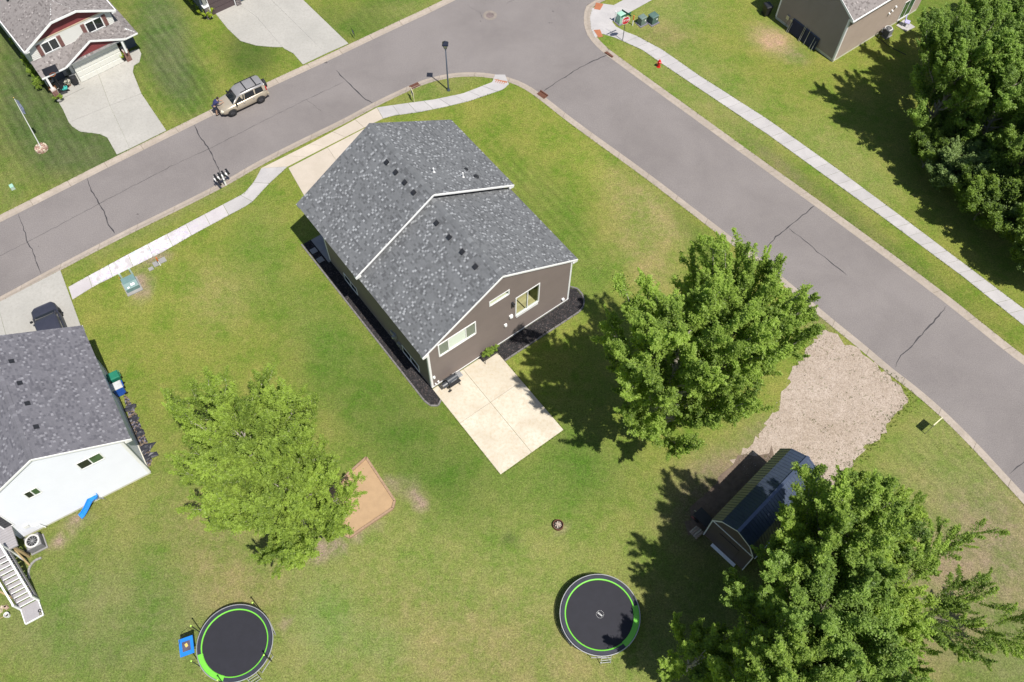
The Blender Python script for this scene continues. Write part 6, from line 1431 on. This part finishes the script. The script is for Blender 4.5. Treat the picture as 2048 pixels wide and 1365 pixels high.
# deck stairs
HD = thing('deck_stairs', 'grey deck stairs with white nosings and dark railing behind the white house', 'stairs', G(303, 947), R_(32.3))
gd_ = mat('grey_deck', (.30, .285, .295), .75, .06, 4); ne = MA['white']; trd = mat('tan_post', (.34, .25, .13), .8, .15)
u0, u1 = -9.62, -8.56
m = MB(); m.box(((u0+u1)/2, -4.78, .08), (u1-u0, 1.05, .16)); m.build('landing', gd_, HD)
for a, b in (((u0, -5.32), (u1, -5.32)), ((u0, -5.3), (u0, -4.26)), ((u1, -5.3), (u1, -4.26))): MB().bar((a[0], a[1], .13), (b[0], b[1], .13), .05, .12).build('landing_trim', ne, HD)
NS = 11; ry, rz_s = .255, .185
for k in range(NS):
    v_ = -4.25+k*ry; z = .16+(k+1)*rz_s
    t_ = MB(); t_.box(((u0+u1)/2, v_+.13, z-.02), (u1-u0-.06, .25, .04)); tt_ = t_.build('tread', gd_, HD); MB().box(((u0+u1)/2, v_+.01, z-.02), (u1-u0-.06, .035, .05)).build('nosing', ne, tt_)
zt = .16+NS*rz_s; ve = -4.25+NS*ry
for uu in (u0, u1):
    MB().bar((uu, -4.25, .1), (uu, ve, zt-.1), .05, .26).build('stringer', gd_, HD)
    MB().bar((uu, -4.3, 1.05), (uu, ve, zt+.92), .10, .05).build('top_rail', ne, HD); MB().bar((uu, -4.25, .34), (uu, ve, zt+.16), .05, .04).build('bottom_rail', gd_, HD)
    m = MB()
    for k in range(26): t = (k+.5)/26; v_ = -4.3+(ve+4.3)*t; z = .3+(zt-.16)*t; m.box((uu, v_, z+.42), (.02, .02, .84))
    m.build('baluster', MA['black'], HD)
    MB().box((uu, -4.3, .6), (.11, .11, 1.1)).build('newel_post', ne, HD); MB().box((uu, ve, zt/2+.5), (.12, .12, zt+1.0)).build('newel_post', ne, HD)
m = MB(); m.box((-11.0, ve+1.0, zt-.06), (6.0, 2.0, .1)); m.build('deck', gd_, HD)
for k in range(12): MB().box((-11.0, ve+.08+k*.165, zt), (6.0, .15, .03)).build('deck_board', gd_, HD)
for uu in (-8.3, -11): MB().box((uu, ve+.1, zt/2), (.14, .14, zt)).build('support_post', trd, HD)
MB().bar((-9.7, -3.6, .1), (-10.4, -2.6, 1.4), .10, .10).build('brace', trd, HD); MB().bar((-8.42, -1.9, .1), (-8.5, -1.2, 1.4), .10, .10).build('brace', trd, HD)
q = thing('watering_can', 'small dark spiral ornament on the stair landing', 'ornament', G(80, 1222, .16)); m = MB(); m.lathe((0, 0, 0), [(.06, 0), (.11, .02), (.11, .05), (.06, .06)], 10); m.build('bowl', MA['vent'], q); m = MB(); m.lathe((.1, -.17, 0), [(.05, 0), (.09, .02), (.09, .04), (.05, .05)], 10); m.build('coil', mat('olive_metal', (.12, .12, .06)), q)
o = None
Pe = px([(83, 1116), (72, 1120), (63, 1128), (58, 1138), (57, 1150), (60, 1158)], .04); er = sempty('garden_edging')
for k in range(9): a, b = lerp_poly(Pe, (k+.03)/9), lerp_poly(Pe, (k+.97)/9); MB().bar(a, b, .12, .09).build('edging_block', MA['stone_c'], er)
q = thing('plant_cage', 'small dark square pot with wire support behind the white house', 'planter', at(55, 1108), R_(32)); MB().box((0, 0, .12), (.34, .34, .24)).build('pot', MA['black'], q); m = MB(); m.tube([(0, 0, .2), (-.15, .1, .9)], .015, 5); m.tube([(.1, 0, .2), (-.05, .1, .9)], .015, 5); m.build('wire_support', MA['metal'], q)
q = thing('bucket', 'white bucket with a wooden stick beside the deck stairs', 'bucket', at(17, 1232)); MB().lathe((0, 0, 0), [(0, 0), (.13, 0), (.16, .3), (.14, .3), (.12, .03)], 12).build('pail', MA['white'], q); MB().bar((-.1, 0, .1), (-1.0, -.5, .03), .04, .03).build('stick', trd, q)
q = thing('stone_pile', 'small heap of tan rocks beside the deck stairs', 'rocks', at(8, 1220)); 
for k in range(6): MB().taper((random.uniform(-.2, .2), random.uniform(-.2, .2), 0), (.22, .18), (.14, .1), .14, random.uniform(0, 3)).build('rock', stn[k % 2], q)

# ------------------------------------------------------------------ trampolines
blackm = mat('trampoline_mat', (.014, .014, .021), .7, .12, 2.5); padm = mat('spring_pad_navy', (.024, .026, .042), .55, .15); lime = mat('lime_vinyl', (.15, .50, .05), .4, .06); tube_m = mat('steel_tube', (.55, .55, .58), .35, metal=.6)
def trampoline(x, y, lb, a0, a1, poles, ladder, rr_):
    zc = .92; c = G(x, y, zc); r = thing('trampoline', lb, 'trampoline', (c.x, c.y, 0)); R0 = rr_
    MB().lathe((0, 0, zc), [(0, -.02), (R0*.845, -.01)], 48).build('jump_mat', blackm, r)
    m = MB(); m.lathe((0, 0, zc), [(R0*.88, .0), (R0*.885, .035), (R0*.975, .035), (R0*.985, -.02)], 64); m.build('spring_pad', padm, r)
    m = MB(); m.lathe((0, 0, zc), [(R0*.850, .0), (R0*.856, .03), (R0*.884, .04), (R0*.890, .0)], 64); m.build('lime_ring', lime, r)
    m = MB(); m.lathe((0, 0, zc), [(R0*.838, .02), (R0*.85, .048), (R0*.975, .05), (R0*.985, .01)], 18, 0, a0, a1); m.build('lime_entry_pad', lime, r)
    m = MB(); ring = [(math.cos(a)*R0, math.sin(a)*R0, zc-.02) for a in np.linspace(0, 2*math.pi, 65)]; m.tube(ring, .028, 6, cap=False); m.build('frame_ring', tube_m, r)
    for k in range(6):
        a = k*math.pi/3+.3; b = a+.5; m = MB(); m.tube([(math.cos(a)*R0, math.sin(a)*R0, zc), (math.cos(a)*R0, math.sin(a)*R0, .04), (math.cos(b)*R0, math.sin(b)*R0, .04), (math.cos(b)*R0, math.sin(b)*R0, zc)], .026, 6); m.build('leg', tube_m, r)
    for (a, h) in poles:
        m = MB(); px_, py_ = math.cos(a)*(R0+.06), math.sin(a)*(R0+.06); m.tube([(px_, py_, .05), (px_, py_, h)], .030, 8); pp_ = m.build('enclosure_pole', MA['black'], r); ball('pole_cap', (px_, py_, h+.03), .055, mat('lime_cap', (.45, .75, .12), .4), pp_)
    if ladder is not None:
        a = ladder; d = Vector((math.cos(a), math.sin(a), 0)); t = Vector((-d.y, d.x, 0)); m = MB()
        for s in (-1, 1): m.tube([d*(R0+.02)+t*(s*.28)+Vector((0, 0, zc)), d*(R0+.28)+t*(s*.30)], .02, 6)
        for k in range(3): q = R0+.08+k*.08; m.tube([d*q+t*-.29+Vector((0, 0, .72-k*.26)), d*q+t*.29+Vector((0, 0, .72-k*.26))], .02, 6)
        m.build('ladder', tube_m, r)
    return r
def rad_of(x0, x1, y): return (G(x1, y, .92)-G(x0, y, .92)).length/2
t1 = trampoline(1200, 1229, 'round black trampoline with white logo, right, reached by tree shadow', R_(-52), R_(14), [], R_(-83), rad_of(1120, 1280, 1229))
m = MB()
for k in range(16): a = k*.3927; m.box((math.cos(a)*.22, math.sin(a)*.22, .915), (.03, .03, .006), a)
m.box((0, 0, .915), (.32, .08, .006), R_(-38)); m.box((-.04, .08, .915), (.16, .04, .006), R_(-38)); m.build('logo_print', mat('logo_grey', (.45, .45, .45), .6), t1)
t2 = trampoline(469.5, 1286, 'round black trampoline with upright poles and blue hoop board, left', R_(200), R_(262), [(R_(165), 2.5), (R_(215), 2.3), (R_(-22), 2.0), (R_(62), 2.3), (R_(-97), 2.05)], R_(-55), rad_of(394, 545, 1286))
m = MB(); RB = rad_of(394, 545, 1286)
c_b = G(373, 1293, 1.75) - t2.location; d_ = Vector((c_b.x, c_b.y, 0)).normalized(); rzb = math.atan2(d_.y, d_.x)
tl = Matrix.Rotation(R_(14), 3, 'Y')
o = MB().box((c_b.x, c_b.y, 1.75), (.86, 1.0, .05), rzb+R_(8), 0, tl).build('backboard', mat('board_blue', (.02, .20, .70), .4, .06), t2)
MB().box((c_b.x, c_b.y, 1.785), (.50, .55, .02), rzb+R_(8), 0, tl).build('board_print', mat('dark_print', (.09, .08, .11), .5, .3), o); MB().box((c_b.x, c_b.y+.05, 1.80), (.16, .2, .02), rzb+.5, 0, tl).build('print_accent', mat('print_gold', (.65, .45, .12), .5), o)
m = MB(); q = c_b + Vector((-d_.y, d_.x, 0))*-.0; m.tube([tuple(c_b+Vector((0, 0, -.1))), tuple(d_*(RB+.05)+Vector((0, 0, .95)))], .025, 6); m.build('board_arm', MA['black'], t2)
m = MB(); cc_ = c_b+Vector((.0, .62, .1)); m.tube([tuple(c_b+Vector((-.42, .42, .1))), tuple(cc_+Vector((-.1, .1, 0))), tuple(c_b+Vector((.38, .50, .1)))], .015, 5); m.tube([tuple(c_b+Vector((-.42, .42, .1))), tuple(c_b+Vector((-.4, .1, .1)))], .015, 5); m.build('hoop', MA['black'], t2)

# ------------------------------------------------------------------ sandbox, fire ring
corner = [(733, 917), (790, 1003), (786, 1018), (700, 1076), (686, 1070), (640, 1000)]
C_ = px(corner); r = thing('sandbox', 'six sided timber sandbox of tan sand under the left trees', 'sandbox', (sum(C_, Vector())/6)); 
MB().prism([p-r.location for p in C_], -.03, .05).build('sand', mat('play_sand', (.37, .25, .145), .95, .08, 2.0, bump=.6), r)
for i in range(6):
    a, b = C_[i]-r.location, C_[(i+1) % 6]-r.location; a.z = b.z = .09; MB().bar(a, b, .14, .18).build('timber', MA['timber'], r)
p = at(1116, 1052); r = thing('fire_ring', 'small stone fire ring holding grey split logs in the middle of the lawn', 'fire ring', p)
m = MB(); m.lathe((0, 0, 0), [(0, .02), (.3, .03)], 14); m.build('ash', mat('ash', (.13, .115, .10), .95, .4, 10), r); m = MB(); m.lathe((0, 0, 0), [(.34, 0), (.34, .26), (.30, .26), (.30, .02)], 22); m.build('ring', MA['rust'], r)
for k in range(7): a = k*.9; MB().bar((math.cos(a)*.22, math.sin(a)*.22, .10+.03*k), (-math.cos(a+.4)*.18, -math.sin(a+.4)*.18, .13+.03*k), .07, .07).build('log', mat('weathered_log_%d' % (k % 2), [(.30, .24, .20), (.38, .33, .28)][k % 2], .9, .3, 12), r)
# grill and raised planter on the patio
p = hl(1.25, -.62); r = thing('offset_smoker', 'black barrel smoker grill with side firebox on the patio against the house', 'grill', (p.x, p.y, .05), R_(38.16))
gm2 = mat('grill_black', (.045, .05, .06), .38, .1, spec=.5)
m = MB(); m.tube([(-.38, 0, .92), (.42, 0, .92)], .25, 18); m.build('barrel', gm2, r, smooth=False); m = MB(); m.tube([(-.78, 0, .72), (-.40, 0, .72)], .20, 14); m.build('firebox', gm2, r); m = MB(); m.tube([(.34, .0, 1.1), (.34, 0, 1.55)], .04, 8); m.build('chimney', MA['metal'], r)
MB().box((.02, -.36, .86), (.85, .22, .03)).build('front_shelf', MA['black'], r); MB().box((.62, 0, .88), (.34, .42, .03)).build('side_shelf', MA['metal'], r); MB().bar((-.2, -.24, 1.02), (.25, -.24, 1.02), .03, .03).build('lid_handle', MA['metal'], r)
for (x, y) in ((-.3, -.22), (-.3, .22), (.36, -.22), (.36, .22)): MB().bar((x, y*.7, .75), (x*1.25, y*1.3, .0), .035, .035).build('leg', MA['black'], r)
MB().box((.02, 0, .28), (.75, .42, .03)).build('lower_rack', MA['black'], r)
for s in (-1, 1): MB().tube([(-.40, s*.30, .12), (-.40, s*.34, .12)], .13, 12).build('wheel', MA['black'], r)
p = hl(4.62, -.42); r = thing('raised_planter', 'black raised planter trough full of leafy herbs against the house wall', 'planter', (p.x, p.y, .05), R_(38.16))
m = MB(); m.box((0, 0, .55), (1.25, .42, .30)); m.build('trough', MA['black'], r)
for sx in (-1, 1):
    for sy in (-1, 1): MB().bar((sx*.56, sy*.17, .5), (sx*.60, sy*.22, 0), .035, .035).build('leg', MA['black'], r)
me_ = small_plant(.42, .22, 7, 4, 150, LF_L, 51, .06, .06)[1]
for x in (-.4, -.12, .16, .42): o = bpy.data.objects.new('herb', me_); COL.objects.link(o); o.parent = r; o.location = (x, 0, .58); o.rotation_euler = (0, 0, x*9); o.scale = (.2, .18, .2)
# clutter by the shed corner
q = G(1398, 1052)
for i, (x, y, c_1, lb, nm, ct) in enumerate(((1392, 1028, (.5, .48, .3), 'pale yellow plank in the junk beside the shed', 'plank', 'plank'), (1386, 1040, (.45, .12, .12), 'faded red bar in the junk beside the shed', 'metal_bar', 'bar'))):
    p = at(x, y); r = thing(nm, lb, ct, p); MB().bar((-.15, .1, .35), (.2, -.1, .15), .05, .05).build('rail', mat('junk_%d' % i, c_1, .7), r); MB().bar((.2, -.1, .15), (.3, -.16, 0), .04, .04).build('foot', MA['black'], r)
r = thing('garden_cart', 'dark overturned cart with wheels in the shade beside the shed', 'cart', at(1404, 1040), R_(40)); m = MB(); m.taper((0, 0, .2), (.5, .8), (.75, 1.1), .3); m.build('tray', MA['vent'], r)
for s in (-1, 1): MB().tube([(s*.35, .2, .2), (s*.42, .2, .2)], .2, 12).build('wheel', MA['black'], r)
MB().bar((-.2, -.5, .45), (-.2, -1.2, .6), .04, .04).build('handle', MA['black'], r); MB().bar((.2, -.5, .45), (.2, -1.2, .6), .04, .04).build('handle', MA['black'], r)
r = thing('log_stack', 'short stack of split logs in the shade left of the shed', 'logs', at(1392, 1066), R_(40))
for k in range(7): MB().tube([(-.3, (k % 4)*.16-.24, .08+(k//4)*.14), (.3, (k % 4)*.16-.24, .08+(k//4)*.14)], .075, 8).build('log', mat('weathered_log_%d' % (k % 2), [(.30, .24, .20), (.38, .33, .28)][k % 2], .9), r)
